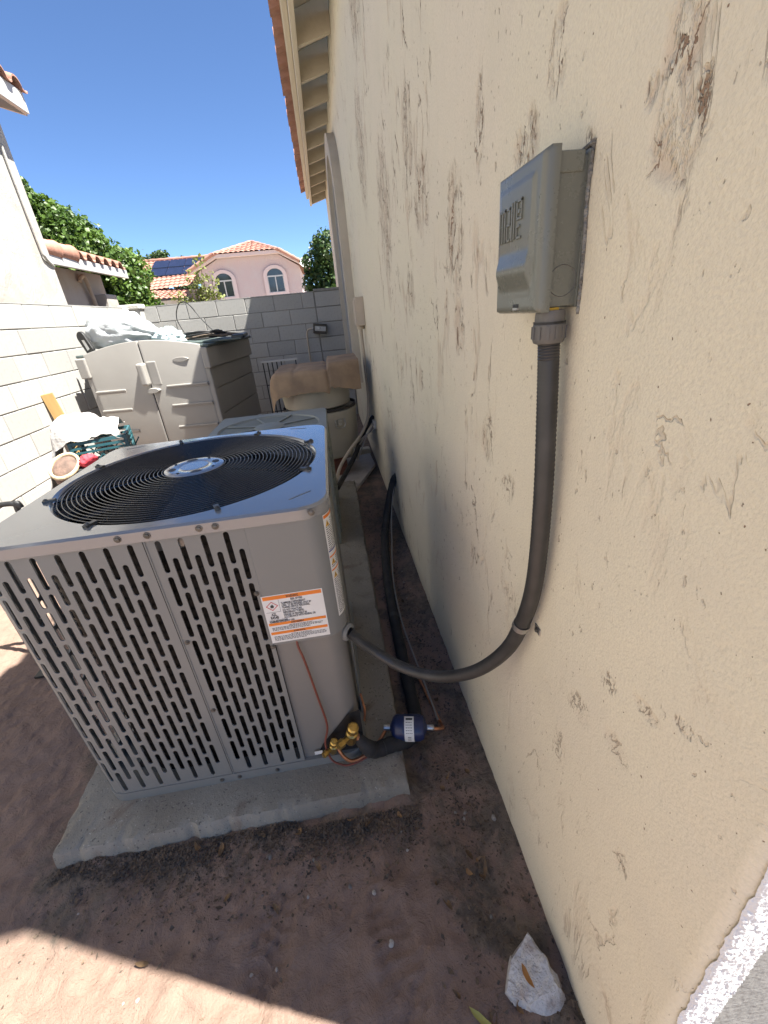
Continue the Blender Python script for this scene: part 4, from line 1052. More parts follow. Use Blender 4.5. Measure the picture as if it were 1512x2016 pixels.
    nut = MB(); nn = 16; prof = [(.012,1.478),(.021,1.478),(.022,1.470),(.022,1.461),(.024,1.458),(.0245,1.438),(.022,1.432),(.017,1.430)]
    nut.lathe(prof, (.346,.667,0), 'Z', 32)
    f = w.P('connector', nut, M['fitting'], smooth=30)
    for k in range(12):
        a = 2*math.pi*k/12; m = Matrix.Translation((.346+.0243*math.cos(a), .667+.0243*math.sin(a), 1.447)) @ Matrix.Rotation(a, 4, 'Z')
        w.P('grip_rib', MB().box(-.001,.0016,-.0022,.0022,-.009,.009, m), M['fitting'], f)
    w.P('seal_ring', MB().lathe([(.0225,1.459),(.0236,1.459),(.0236,1.4625),(.0225,1.4625)], (.346,.667,0), 'Z', 28), M['black'], f)
    s = Grp('pipe_strap', 'small bright zinc strap holding the flexible conduit to the wall', 'strap', (.352,.69,.835))
    i = min(range(len(path)), key=lambda k: abs(path[k].z-.835)); t_ = (path[i+1]-path[i]).normalized(); q = t_.to_track_quat('Z','Y').to_matrix().to_4x4()
    s.P('band', MB().lathe([(.0178,-.008),(.0192,-.008),(.0192,.008),(.0178,.008),(.0178,-.008)], path[i], 'Z', 24, m=q), M['zinc'], smooth=40)
    s.P('ear', MB().box(.3745,.3775,.655,.680,.830,.848), M['zinc'], bevel=.0008, seg=1)
    mb = MB(); screw(mb, .3745,.667,.839,(-1,0,0),.004); s.P('screw', mb, M['screw'])
build_disconnect()

# ------------------------------------------------------------------ refrigerant lines
def build_lines():
    a = Grp('suction_line', 'thick black foam-insulated refrigerant pipe snaking from the valves along the wall foot', 'pipe', (.16,1.5,.04))
    p = bez([(-.082,.985,.185),(-.052,.960,.150),(-.022,.965,.112),(.04,.985,.098),(.105,1.02,.062),(.150,1.12,.032),(.155,1.45,.025),(.172,2.03,.03),(.222,2.52,.07),(.275,2.72,.17),(.335,2.83,.31),(.365,2.86,.372),(.392,2.87,.390)], 8)
    a.P('foam_sleeve', MB().tube(p, [.013+.014*min(1, i/10) if i < 10 else .027+.001*math.sin(i*1.7) for i in range(len(p))], 16), M['foam'], smooth=60)
    for i in (20, 34, 52, 66): a.P('cable_tie', MB().tube([p[i], p[i].lerp(p[i+1], .4)], .0285, 14), M['black'], smooth=40)
    a.P('copper_stub', MB().tube([(-.098,.972,.218),(-.085,.980,.195),(-.066,.966,.165)], .0125, 10), M['copper'], smooth=60)
    b = Grp('filter_drier', 'dark blue cylindrical filter drier with white label and copper ends beside the pad', 'filter', (.118,1.03,.10))
    d = Vector((.129,-.026,.0)).normalized(); c0 = Vector((.110,1.024,.116)); q = d.to_track_quat('Z','Y').to_matrix().to_4x4()
    b.P('shell', MB().lathe([(.009,-.070),(.016,-.066),(.039,-.056),(.0455,-.044),(.0455,-.022),(.0462,-.020),(.0455,-.018),(.0455,.040),(.039,.054),(.016,.064),(.009,.068)], c0, 'Z', 36, m=q), M['drier'], smooth=40)
    b.P('shell_end', MB().lathe([(.0085,-.094),(.0105,-.092),(.0105,-.066),(.009,-.066)], c0, 'Z', 16, m=q).lathe([(.009,.064),(.0105,.066),(.0105,.088),(.0085,.092)], c0, 'Z', 16, m=q), M['zinc'], smooth=40)
    lab = MB(); ua = d; up = Vector((0,0,1)); fr = ua.cross(up).normalized()*1
    if fr.y > 0: fr = -fr
    def on(s, ang, o=.0462): return c0+ua*s+(fr*math.cos(ang)+up*math.sin(ang))*o
    lab.grid(lambda u,v: on(-.014+.034*u, R(-30)+R(135)*v), 2, 20); lb = b.P('label', lab, M['white_label'], smooth=60)
    ink = MB(); 
    def lbar(s0,s1,a0,a1): ink.add([on(s,R(a_),.0466) for a_ in (a0,a1) for s in (s0,s1)], [(0,1,3,2)])
    lbar(-.009,.015,85,95)
    for k in range(5):
        x = -.009
        while x < .014: wl = rnd.uniform(.003,.008); lbar(x,min(x+wl,.015),73-k*11,75.2-k*11); x += wl+.0015
    for k in range(3): lbar(-.002,.010,10-k*9,13-k*9)
    b.P('lettering', ink, M['ink'], lb)['kind'] = 'stuff'
    b.P('copper_pipe', MB().tube(bez([(-.150,.968,.155),(-.130,.955,.115),(-.098,.955,.090),(-.030,.985,.090),(.010,1.020,.104),(.030,1.040,.110),(.052,1.037,.110)], 6), .0062, 10), M['copper'], smooth=60)
    b.P('copper_elbow', MB().tube(bez([(.185,1.010,.110),(.215,1.006,.105),(.236,1.022,.085),(.243,1.060,.045),(.240,1.12,.02),(.205,1.35,.012)], 6), .0062, 10), M['copper'], smooth=60)
    c = Grp('control_cable', 'thin pale cable lying beside the black insulated pipe and rising to the wall hole', 'cable', (.2,1.6,0))
    c.P('cable', MB().tube(bez([(.236,1.10,.030),(.226,1.28,.022),(.196,1.7,.03),(.212,2.1,.035),(.268,2.50,.075),(.300,2.68,.17),(.345,2.80,.30),(.392,2.86,.37)], 8), .0042, 8), M['white_wire'], smooth=60)
    e = Grp('thermostat_wire', 'thin reddish brown wire hanging from the control cover down to the valves', 'wire', (-.18,.965,.3))
    e.P('wire', MB().tube(bez([(-.205,.987,.66),(-.204,.975,.625),(-.194,.972,.566),(-.180,.974,.409),(-.169,.972,.27),(-.186,.962,.195),(-.176,.952,.125),(-.145,.948,.092),(-.113,.950,.080),(-.058,.965,.080),(-.02,.985,.084)], 8), .0036, 8), M['brown_wire'], smooth=60)
build_lines()

# ------------------------------------------------------------------ resin storage shed
def build_shed():
    ang = R(-7.5); W, D, H = 1.25, 1.45, 1.33
    base = Vector((-1.17, 4.5, 0))-Vector((math.cos(ang), math.sin(ang), 0))*W
    t = thing('storage_shed', 'beige resin storage shed with double doors and arched top, against the block walls', 'shed', base, ang)
    def O(n, mb, m, par=None, **k): return obj(n, mb, m, par or t, **k)
    # carcass
    O('body', MB().box(.03, W-.03, .06, D, 0, H-.02), M['shed'], bevel=.02)
    # corner columns, splayed upper collar
    for x in (0, W-.07): O('corner_post', MB().box(x, x+.07, .02, .12, 0, 1.14), M['shed'], bevel=.012)
    O('collar', MB().box(-.035, .06, -.01, .16, 1.14, H), M['shed'], bevel=.012)
    O('side_collar', MB().box(W-.045, W+.022, .0, D-.02, 1.135, H), M['shed'], bevel=.012)
    # side wall grooves (proud panels)
    for k, (z0, z1) in enumerate(((.02,.36),(.37,.66),(.67,.92),(.93,1.13))):
        O('side_panel', MB().box(W-.032, W-.012, .13, D-.03, z0, z1), M['shed'], bevel=.008)
    # doors with arched heads and pressed ribs
    def door(x0, x1, nm):
        def top(x):
            s = (x-W/2)/(W/2); return 1.345+.095*math.cos(s*math.pi/2*.98)
        n = 24; mb = MB(); xs = [x0+(x1-x0)*i/n for i in range(n+1)]
        vs = []; 
        for y in (0.0, .045):
            vs += [(x, y+.02*((x-W/2)/(W/2))**2, .04) for x in xs]+[(x, y+.02*((x-W/2)/(W/2))**2, top(x)) for x in xs]
        k = n+1; fs = []
        for i in range(n): fs += [(i,i+1,k+i+1,k+i),(2*k+i,3*k+i,3*k+i+1,2*k+i+1),(k+i,k+i+1,3*k+i+1,3*k+i),(i,2*k+i,2*k+i+1,i+1)]
        fs += [(0,k,3*k,2*k),(n,2*k+n,3*k+n,k+n)]
        return O('door', mb.add(vs, fs), M['shed'], smooth=30, bevel=.008)
    dl = door(.045, W/2-.004, 'l'); dr = door(W/2+.004, W-.045, 'r')
    for (d, xa, xb) in ((dl, .05, .36), (dr, .78, W-.05)):
        for z in (.32, .58, .80, .99+.0):
            O('rib', MB().box(xa, xb, -.009, .03, z, z+.022), M['shed'], d, bevel=.007)
            O('groove_shade', MB().box(xa, xb, -.002, .03, z-.014, z-.001), M['groove_shade'], d, bevel=.001)  # darker strip painting the shadow below the rib
    # emblem oval, handle, hasp
    O('emblem', MB().lathe([(.001,-.004),(.075,-.004),(.085,.004)], (W-.26,.006,1.24), 'Y', 24, m=Matrix.Diagonal((1,1,.26,1))), M['shed'], dr, smooth=40)
    O('handle', MB().box(W/2-.055, W/2+.015, -.075, .02, 1.03, 1.24), M['shed'], dl, bevel=.02, seg=3)
    O('handle_recess', MB().box(W/2+.02, W/2+.12, -.006, .02, 1.02, 1.25), M['shed'], dr, bevel=.02, seg=3)
    O('hasp', MB().lathe([(.001,-.05),(.05,-.05),(.055,-.03),(.055,.01)], (W/2+.02, 0.01, .975), 'Y', 20, m=Matrix.Diagonal((1.3,1,.45,1))), M['shed'], dr, smooth=40)
    O('hinge_line', MB().box(W/2-.004, W/2+.004, .01, .03, .05, 1.42), M['drum_dark'], dl)
    # dark green lid panels
    O('lid', MB().box(-.04, W+.04, .03, D+.02, H, H+.028), M['shed_lid'], bevel=.01)
    s = thing('lid_panel', 'loose dark green panel lying skewed over the right end of the shed top', 'panel', base+Matrix.Rotation(ang,3,'Z') @ Vector((W-.10,.62,H+.0285)), ang+R(14))
    obj('board', MB().box(-.42,.30,-.42,.40,0,.022), M['shed_lid'], s, bevel=.008); obj('edge_rail', MB().box(.20,.33,-.40,.40,.012,.05), M['shed_dark'], s, bevel=.012)
    return base, ang, W, D, H
SB, SA, SW, SD, SH = build_shed()
def on_shed(x, y, z=0): return SB+Matrix.Rotation(SA,3,'Z') @ Vector((x, y, SH+.028+z))
def lump(rx, ry, rz, n=40, m=28, seed=0, amp=.12, sc=3.5, fold=.03, neck=None, flat=.75):
    mb = MB()
    def fn(u, v):
        th = 2*math.pi*u; ph = math.pi*v
        d = Vector((math.sin(ph)*math.cos(th), math.sin(ph)*math.sin(th), math.cos(ph)))
        k = 1+amp*nz(d+Vector((seed,0,0)), sc*.5, 4)
        # radiating gathers
        k += fold*math.sin(9*math.atan2(d.z, d.y)+4*nz(d+Vector((0,seed,0)), 1.5, 2))*(1 if neck is None else max(0, d.x)**.8)
        p = Vector((d.x*rx*k, d.y*ry*k, d.z*rz*k))
        if neck and d.x > .35: s = (d.x-.35)/.65; p.y *= 1-neck*s; p.z = p.z*(1-neck*s)-.18*rz*s
        p.z = max(p.z, -rz*flat); return p
    mb.grid(fn, n, m); return mb
def cloth_lump(*a, **k): return lump(*a, **k)
b1 = tag(obj('rubbish_bag', lump(.40,.26,.20, 72, 48, 1, .16, 5, .045, .75), M['bag'], smooth=180, loc=on_shed(.34,.36,.150), rot=(0,R(4),SA-R(5))), 'large bulging white plastic rubbish bag lying on the shed top', 'bag')
b2 = tag(obj('plastic_bag', lump(.17,.13,.10, 48, 34, 7, .25, 6, .05, .4), M['bag2'], smooth=180, loc=on_shed(.80,.30,.072), rot=(0,R(-6),SA+R(160))), 'small pale blue plastic bag beside the white bag on the shed', 'bag')
sd = thing('sandal', 'black oblong sandal standing on edge at the left end of the shed top', 'sandal', on_shed(.085,.10,.0), SA+R(-20))
so_ = rrect(.055,.12,.054,8); n = len(so_); tl = Matrix.Rotation(R(-24),4,'Y')
obj('sole', MB().add([tl @ Vector((p[0],yy,p[1]+.105)) for yy in (0,.03) for p in so_], [(i,(i+1)%n,n+(i+1)%n,n+i) for i in range(n)]+[tuple(range(n-1,-1,-1)),tuple(range(n,2*n))]), M['black'], sd, bevel=.006)
obj('insole_label', MB().add([tl @ Vector((x,-.001,z+.105)) for x,z in ((-.02,-.06),(.02,-.06),(.024,.03),(-.01,.045))], [(0,1,2,3)]), M['white_label'], sd)
cb = thing('cable_coil', 'loose bundle of dark cables and sticks heaped on the shed with one loop standing up', 'cable', on_shed(1.0,.55,.03))
r = random.Random(17); mb = MB()
for k in range(7):
    a0 = r.uniform(0,6); rx, ry = r.uniform(.16,.26), r.uniform(.10,.17)
    mb.tube([(rx*math.cos(a0+i*.35)+.01*r.uniform(-1,1)+.05, ry*math.sin(a0+i*.35), .012+.010*k+.006*math.sin(i)) for i in range(17)], .008, 6)
obj('coil', mb, M['black'], cb, smooth=60)
obj('loop', MB().tube(bez([(-.18,.25,.02),(-.26,.30,.22),(-.20,.32,.37),(-.10,.30,.36),(.02,.22,.20),(.16,.12,.05),(.22,.05,.02)],10), .006, 6), M['black'], cb, smooth=60)
for k in range(5):
    y = -.16+.07*k; obj('stick', MB().tube([(-.15+.05*k,y,.012),(.10+.04*k,y+.03,.04),(.34+.02*k,y-.02+.03*(k%2),.016)], .009, 6), M['bark'], cb, smooth=60)

# ------------------------------------------------------------------ crates and cloth by the sunlit wall
def crate(name, label, m, loc, rz, w=.33, h=.28, group=None):
    t = thing(name, label, 'crate', loc, rz); q = w/2; th = .012
    for (rot_) in range(4):
        mt = Matrix.Rotation(rot_*math.pi/2, 4, 'Z'); mb = MB()
        for z0, z1 in ((h-.02,h),(h-.05,h-.035),(h-.078,h-.066),(0,.022),(h*.36,h*.36+.012)): mb.box(-q,q,-q,-q+th,z0,z1,mt)
        for x in (-q,q-.02): mb.box(x,x+.02,-q-.001,-q+th+.001,.002,h-.002,mt)
        obj('side_frame', mb, m, t)
        for k in range(5):
            for s in (1,-1):
                x = -q+.035+k*.065; a = Matrix.Rotation(s*R(38),4,'Y'); c = mt @ Matrix.Translation((x,-q+.006,h*.40)) @ a
                obj('lattice_bar', MB().box(-.004,.004,-.003,.003,-.10,.11,c), m, t)
    obj('floor', MB().box(-q+.01,q-.01,-q+.01,q-.01,.004,.014), m, t)
    return t
CRX, CRY = -1.58, 2.98
crate('crate', 'black plastic crate standing on the dirt at the bottom of the stack', M['crate_black'], (CRX,CRY,.0), R(16))
crate('crate', 'black plastic crate, middle of the stack under the teal crate', M['crate_black'], (CRX-.005,CRY,.285), R(14))
crate('crate', 'teal plastic milk crate at the top of the stack, holding white cloth', M['crate'], (CRX,CRY,.62), R(18), h=.30)
tag(obj('support_box', MB().box(-.15,.15,-.15,.15,0,.05), M['crate_black'], loc=(CRX,CRY,.568), rot=(0,0,R(15)), bevel=.006), 'shallow black tray between the crates of the stack', 'tray')
cl = MB()
def clf(u, v):
    x = -.52+u*.72; y = -.17+v*.34
    drop = max(0, -x-.17); side = max(0, abs(y)-.10)
    z = .10+.06*nz((x*5,y*5,1),1.2,4)+.13*math.exp(-((x+.02)/.20)**2-(y/.13)**2)-drop*1.1-side*.5+.018*math.sin(x*31+y*12)*(1+drop*3)
    return (x+drop*.45+.02*nz((x,y,4),9,2), y*(1+.2*drop)+.03*nz((x,y,8),7,3), z)
cl.grid(clf, 64, 36)
tag(obj('cloth', cl, M['cloth'], smooth=180, loc=(CRX-.06,CRY-.02,.83), rot=(0,0,R(18))), 'crumpled white cloth heaped in the teal crate and hanging over its side', 'cloth')
bk = thing('round_cushion', 'round brown cushion with a straw-coloured rim, below the hanging cloth', 'cushion', (-1.60,2.56,-.02))
bk.scale = (.72,.72,1)
obj('pad', MB().lathe([(.001,.10),(.07,.10),(.11,.07),(.115,.02),(.09,-.03),(.001,-.04)], (0,0,.79), 'Z', 28, m=Matrix.Rotation(R(28),4,'X')), M['basket'], bk, smooth=60)
obj('rim', MB().tube([Matrix.Rotation(R(28),4,'X') @ Vector((.108*math.cos(a*.2618), .108*math.sin(a*.2618), .085)) + Vector((0,0,.79)) for a in range(24)], .013, 8, closed=True), M['rim'], bk, smooth=60)
obj('stand', MB().lathe([(.10,0),(.085,.40),(.07,.76)], (0,0,0), 'Z', 20), M['basket'], bk, smooth=60)
tag(obj('red_cloth', lump(.05,.045,.04,30,20,4,.3,5,.06), M['red'], smooth=180, loc=(-1.46,2.54,.855)), 'small bright red rag tucked beside the round cushion', 'rag')
tag(obj('storage_bin', MB().box(-.06,.06,-.06,.06,0,.825), M['crate_black'], loc=(-1.46,2.55,0), bevel=.01), 'black bin under the red rag', 'bin')
lb = tag(obj('wood_board', MB().box(-.045,.045,-.019,.019,0,1.09), M['lumber'], loc=(-2.44,4.26,0), rot=(R(-1),R(-6.5),R(20)), bevel=.003), 'yellow pine board leaning on the sunlit block wall behind the crates', 'board')
hd = thing('hand_truck', 'black tubular cart handle showing just past the condenser lid', 'cart', (-1.50,1.90,0))
obj('handle', MB().tube(bez([(-.12,0,.0),(-.12,0,.78),(-.10,0,.855),(-.04,0,.868),(.02,0,.868),(.05,0,.845),(.03,0,.80),(.03,0,0)],8), .012, 8), M['black'], hd, smooth=60)
obj('plate', MB().box(-.16,.07,-.16,.02,.0,.012), M['black'], hd)

# ------------------------------------------------------------------ drums, cardboard, rack, bricks near the house wall
def build_drums():
    DX, DY = -.145, 4.22
    b = []
    k = 0
    lay = [(-.20,-.13),(.02,-.13),(-.20,.10),(.02,.10)]
    pos = ('front course left','front')
    for (x, y) in ((-.17,-.16),(.09,-.16),(-.17,.14),(.09,.14)):
        for zc in range(4):
            o = tag(obj('brick', MB().box(-.10,.10,-.048,.048,0,.060), M['brick'], loc=(DX+x,DY+y,zc*.061), rot=(0,0,R(rnd.uniform(-6,6))), bevel=.004), 'red clay brick stacked under the metal drum', 'brick', 'bricks propping the drum')
    z0 = .244
    d = thing('metal_drum', 'cream metal drum with a toggle latch standing on bricks near the house wall', 'drum', (DX,DY,z0))
    obj('shell', MB().lathe([(.001,0),(.33,0),(.345,.02),(.355,.40),(.362,.43),(.362,.445),(.35,.45),(.001,.45)], (0,0,0), 'Z', 56), M['drum'], d, smooth=30)
    obj('seam_band', MB().lathe([(.345,.452),(.356,.452),(.356,.478),(.345,.478)], (0,0,0), 'Z', 48), M['drum_dark'], d)
    a = R(-62); lx, ly = .358*math.cos(a), .358*math.sin(a)
    m = Matrix.Translation((lx,ly,.35)) @ Matrix.Rotation(a+math.pi/2,4,'Z')
    obj('latch_frame', MB().tube([m @ Vector(p) for p in ((-.045,-.012,.03),(-.045,-.02,-.03),(-.02,-.02,-.05),(.04,-.02,-.05),(.055,-.02,-.02),(.05,-.012,.03))], .007, 8), M['zinc'], d, smooth=60)
    obj('latch_plate', MB().box(-.022,.022,-.02,.004,-.03,.03,m), M['zinc'], d, bevel=.004)
    for k in range(3): obj('latch_rib', MB().box(-.06,.02,-.004,.004,.055+.016*k,.060+.016*k,m), M['drum'], d)
    u = thing('round_tub', 'upturned cream round tub resting on the metal drum under cardboard', 'tub', (DX-.015,DY,z0+.478))
    obj('shell', MB().lathe([(.001,0),(.305,0),(.318,.012),(.338,.21),(.345,.225),(.345,.242),(.33,.25),(.001,.25)], (0,0,0), 'Z', 56), M['drum'], u, smooth=30)
    for k in range(34):
        a = R(200+k*4.2); mm = Matrix.Translation((.335*math.cos(a),.335*math.sin(a),.265)) @ Matrix.Rotation(a,4,'Z')
        obj('comb_fin', MB().box(-.012,.006,-.004,.004,-.018,.018,mm), M['drum_dark'] if k > 18 else M['drum'], u)
    zt = z0+.478+.36
    # folded cardboard draped over the tub: three panels with creases
    mb = MB()
    def cf(a, b):
        x = -.47+.87*a
        hang = .180-.05*math.sin(math.pi*a)+.018*nz((a*7,0,5),1,3)+(.02 if a > .7 else 0)
        t = 1-b                                     # 0 at the back edge, 1 at the hanging front hem
        if t < .58: y, z = .34-.66*t/.58, .05
        elif t < .72: k = (t-.58)/.14*math.pi/2; y, z = -.32-.05*math.sin(k), .05-.05*(1-math.cos(k))
        else: k = (t-.72)/.28; y, z = -.37-.02*k, -hang*k
        fold = min(abs(a-.33), abs(a-.665)); z += .012*(1-min(1, fold/.025))*-1+.008*nz((x*4,y*4,2),1,3)
        y += .012*nz((x*3, z*3, 4), 1, 2)
        if a > .665: z += .045*min(1,(a-.665)/.02); y += .015
        e = max(0, .16-a)/.16; z -= .16*e**1.8; x += .04*e*e; y += .10*e*e
        y += .08*(2*a-1)**2*(1 if t > .5 else .3)
        return (x, y, z)
    mb.grid(cf, 60, 30)
    mb2 = MB(); mb2.add([(v[0],v[1],v[2]-.007) for v in mb.v], mb.f); n = 61
    mb.add(mb2.v, [tuple(reversed(f)) for f in mb2.f])
    off = 61*31; edge = list(range(61))+[61*j+60 for j in range(1,31)]+[61*30+i for i in range(59,-1,-1)]+[61*j for j in range(29,0,-1)]
    mb.f += [(edge[i], edge[(i+1)%len(edge)], edge[(i+1)%len(edge)]+off, edge[i]+off) for i in range(len(edge))]
    c = thing('cardboard', 'flattened brown cardboard box draped over the round tub, creased in three panels', 'cardboard', (DX+.01,DY-.02,zt-.045))
    obj('sheet', mb, M['cardboard'], c, smooth=50)
    tag(obj('blue_rag', lump(.03,.02,.018,20,14,3,.3,4,.05), M['crate'], smooth=180, loc=(DX-.17,DY-.31,z0+.478+.27)), 'small blue rag poking out beneath the cardboard edge', 'rag')
    rk = thing('wire_rack', 'thin black wire rack with a white top rail behind the round tub', 'rack', (-.62,5.0,0))
    for k in range(5): obj('upright', MB().tube([(-.10+.05*k,0.01*(k%2),0),(-.10+.05*k,0,1.09)], .007, 6), M['black'], rk)
    for z in (.25,.55,.85): obj('shelf_bar', MB().tube([(-.10,0,z),(.10,0,z)], .006, 6), M['black'], rk)
    obj('top_rail', MB().box(-.12,.28,-.012,.012,1.09,1.108), M['frame'], rk)
    obj('back_leg', MB().tube([(.26,.02,0),(.26,0,1.09)], .006, 6), M['black'], rk)
    # pale slab and timber strip on the dirt
    s = tag(obj('paving_slab', MB().add([(-.10,3.90,0),(.06,3.50,0),(.345,4.22,0),(.33,4.62,0),(-.06,4.50,0),(-.10,3.90,.035),(.06,3.50,.035),(.345,4.22,.035),(.33,4.62,.035),(-.06,4.50,.035)],
        [(4,3,2,1,0),(5,6,7,8,9),(0,1,6,5),(1,2,7,6),(2,3,8,7),(3,4,9,8),(4,0,5,9)]), M['slab'], bevel=.004), 'pale cracked slab lying on the dirt between the drum and the house wall', 'slab')
    tag(obj('timber_offcut', MB().box(-.15,.17,-.05,.05,0,.07), M['soffit'], loc=(.17,4.72,0), rot=(0,0,R(4)), bevel=.004), 'short pale timber offcut behind the slab by the house wall', 'timber')
    jug = thing('white_jug', 'small white plastic jug beside the wire rack', 'jug', (-.86,4.95,0))
    obj('body', MB().lathe([(.001,0),(.06,0),(.065,.02),(.065,.17),(.03,.22),(.022,.23),(.022,.25),(.001,.25)], (0,0,.30), 'Z', 20), M['frame'], jug, smooth=40)
    obj('stand', MB().box(-.09,.09,-.09,.09,0,.30), M['crate_black'], jug)
build_drums()

# ------------------------------------------------------------------ wall services on the house
def build_services():
    g = Grp('utility_box', 'beige painted electrical box on the house wall with conduit running down', 'electrical box', (WX,4.2,1.4))
    g.P('case', MB().box(WX-.075,WX,4.10,4.32,1.39,1.625), M['pvc'], bevel=.006)
    g.P('cover', MB().box(WX-.083,WX-.074,4.105,4.315,1.40,1.60), M['pvc'], bevel=.004)
    g.P('hub', MB().lathe([(.03,1.36),(.036,1.36),(.036,1.392)], (WX-.04,4.2,0), 'Z', 16), M['pvc'], smooth=40)
    g.P('conduit', MB().tube(bez([(WX-.04,4.2,1.38),(WX-.035,4.22,1.1),(WX-.03,4.24,.85),(WX-.035,4.22,.70),(WX-.07,4.10,.55),(WX-.17,3.95,.43),(WX-.30,3.72,.36),(WX-.40,3.55,.28),(WX-.45,3.36,.22)],8), .015, 12), M['pvc'], smooth=60)
    h = Grp('hose', 'black hose running from the old air conditioner up behind the beige conduit', 'hose', (.2,3.8,.2))
    h.P('hose', MB().tube(bez([(-.07,3.30,.18),(.02,3.62,.19),(.14,3.85,.29),(.22,4.0,.40),(.31,4.1,.50),(WX-.01,4.16,.55)],8), .022, 10), M['foam'], smooth=60)
    k = Grp('wall_cables', 'pale grey cables bunched from a wall fitting beside the drum', 'cables', (.3,4.0,.4))
    for i in range(3): k.P('cable', MB().tube(bez([(WX+.005,4.05+.02*i,.50),(WX-.05,4.0,.48-.01*i),(WX-.12-.02*i,3.95,.40),(WX-.18-.03*i,3.9,.30+.02*i),(WX-.23,3.85,.22)],6), .007, 6), M['white_wire'], smooth=60)
    k.P('fitting', MB().box(WX-.03,WX,4.0,4.09,.46,.54), M['frame'], bevel=.006)
    f = Grp('flood_light', 'small bronze floodlight with a pale lens fixed to the shaded block pier', 'light', (-.06,6.86,1.34))
    mt = Matrix.Translation((-.06,6.80,1.335)) @ Matrix.Rotation(R(8),4,'Y')
    f.P('housing', MB().box(-.098,.098,-.02,.07,-.068,.068,mt), M['light_dark'], bevel=.006)
    f.P('lens', MB().box(-.072,.088,-.026,-.019,-.030,.034,mt), M['lens'], bevel=.003)
    f.P('socket', MB().tube([(-.17,6.80,1.35),(-.10,6.80,1.345),(-.05,6.775,1.34)], [.012,.02,.018], 10), M['zinc'], smooth=40)
    f.P('conduit', MB().tube(bez([(-.16,6.81,1.352),(-.23,6.83,1.34),(-.262,6.85,1.28),(-.268,6.86,1.1),(-.27,6.86,.9),(-.27,6.86,.05)],6), .012, 8), M['pvc'], smooth=60)
build_services()

# ------------------------------------------------------------------ rock, leaves, pebbles, litter
def chunk():
    bm = bmesh.new()
    pts = [(-.078,.012,0),(-.03,.055,0),(.045,.075,0),(.052,.03,0),(.075,-.05,0),(.02,-.075,0),(-.045,-.045,0),
           (-.07,.008,.035),(-.025,.048,.05),(.036,.066,.055),(.046,.02,.06),(.040,-.038,.055),(-.03,-.030,.052)]
    for p in pts: bm.verts.new(p)
    bmesh.ops.convex_hull(bm, input=bm.verts)
    bmesh.ops.subdivide_edges(bm, edges=bm.edges[:], cuts=7, use_grid_fill=True)
    bmesh.ops.triangulate(bm, faces=bm.faces[:])
    for v in bm.verts:
        d = .0075*nz(v.co, 26, 4)+.0035*nz(v.co, 80, 3); v.co += Vector((d, d*.7, d*1.2 if v.co.z > .01 else 0))
    me = bpy.data.meshes.new('rock'); bm.to_mesh(me); bm.free()
    for p in me.polygons: p.use_smooth = True
    me.set_sharp_from_angle(angle=R(38)); return me
tag(link('rock', chunk(), M['rock'], None, (.288,.378,-.020), (R(4),R(-6),R(14))), 'chunk of broken white stucco lying on the dirt at the wall foot', 'rock')
def leaf_mesh(L, w, curl, seed, name='fallen_leaf'):
    r = random.Random(seed); mb = MB(); n = 9
    vs = []
    for i in range(n):
        t = i/(n-1); ww = w*math.sin(math.pi*min(1,max(.02,t)))**.75*(1+.12*r.uniform(-1,1)); y = (t-.5)*L
        z = curl*(4*(t-.5)**2)+.002; bend_ = .15*L*math.sin(t*2.2+seed)
        vs += [(bend_-ww, y, z+ww*.55), (bend_, y, z), (bend_+ww, y, z+ww*.45)]
    fs = []
    for i in range(n-1):
        for k in (0,1): fs.append((i*3+k, i*3+k+1, (i+1)*3+k+1, (i+1)*3+k))
    mb.add(vs, fs); me = mb.mesh(name, smooth=60); return me
lm = [leaf_mesh(.05*q,.010*w_,.006*c_,i) for i, (q, w_, c_) in enumerate(((1,1,1),(.8,.7,3),(.7,1.25,.6),(1.1,.55,2.2),(.6,.9,4)))]
for q in lm: q.materials.append(M['leaf_dry'])
spots = [(.215,.655,.4),(.240,.640,1.9),(.238,.600,.1),(.250,.62,2.6),(.205,.62,.9),(.12,.55,.6),(.105,.60,2.0),(.19,.86,.3),(.215,.90,2.3),(-.62,.815,1.2),(-.55,.80,.2),(-.42,.815,1.0),(-.30,.805,.5),(-.13,.815,1.7),(.03,.80,.7),(-.07,.79,2.4),(-.24,.70,.3),(-.50,.67,1.8),(.27,.36,1.2),(.24,.345,.3),(.31,.335,2.2),(.10,.38,.5),(.17,.335,2.0),(.20,1.35,.4),(.26,1.22,1.8),(-.36,.62,.9),(-.02,.62,2.8),(.29,.9,.5),(.14,1.7,1.1),(.24,1.9,.2),(.20,2.2,1.4),(-.70,.56,1.3)]
for i, (x, y, a) in enumerate(spots):
    z = .004-.012*max(0, 1-abs(x-.24)/.16)+soil(x, y)
    where = 'on the dirt at the foot of the house wall' if x > .08 else ('on the soil along the front edge of the concrete pad' if y > .75 else 'on the open dirt away from the pad')
    tag(link('fallen_leaf', lm[i % 5], None, None, (x, y, z), (R(rnd.uniform(-25,25)), R(rnd.uniform(-25,25)), a)), 'small curled dry brown leaf '+where, 'leaf', 'dry leaves '+where).scale = [rnd.uniform(.55,1.0)]*3
gl_ = leaf_mesh(.075,.0085,.005,8); tag(link('fallen_leaf', gl_, M['leaf_green'], None, (.145,.330,.004), (0,R(8),R(28))), 'long yellow-green leaf lying on the dirt near the stucco chunk', 'leaf')
tag(link('fallen_leaf', leaf_mesh(.045,.0075,.004,4), M['leaf_orange'], None, (.272,.376,.050), (R(4),R(12),R(22))), 'orange-brown leaf resting on the stucco chunk', 'leaf')
pb = []
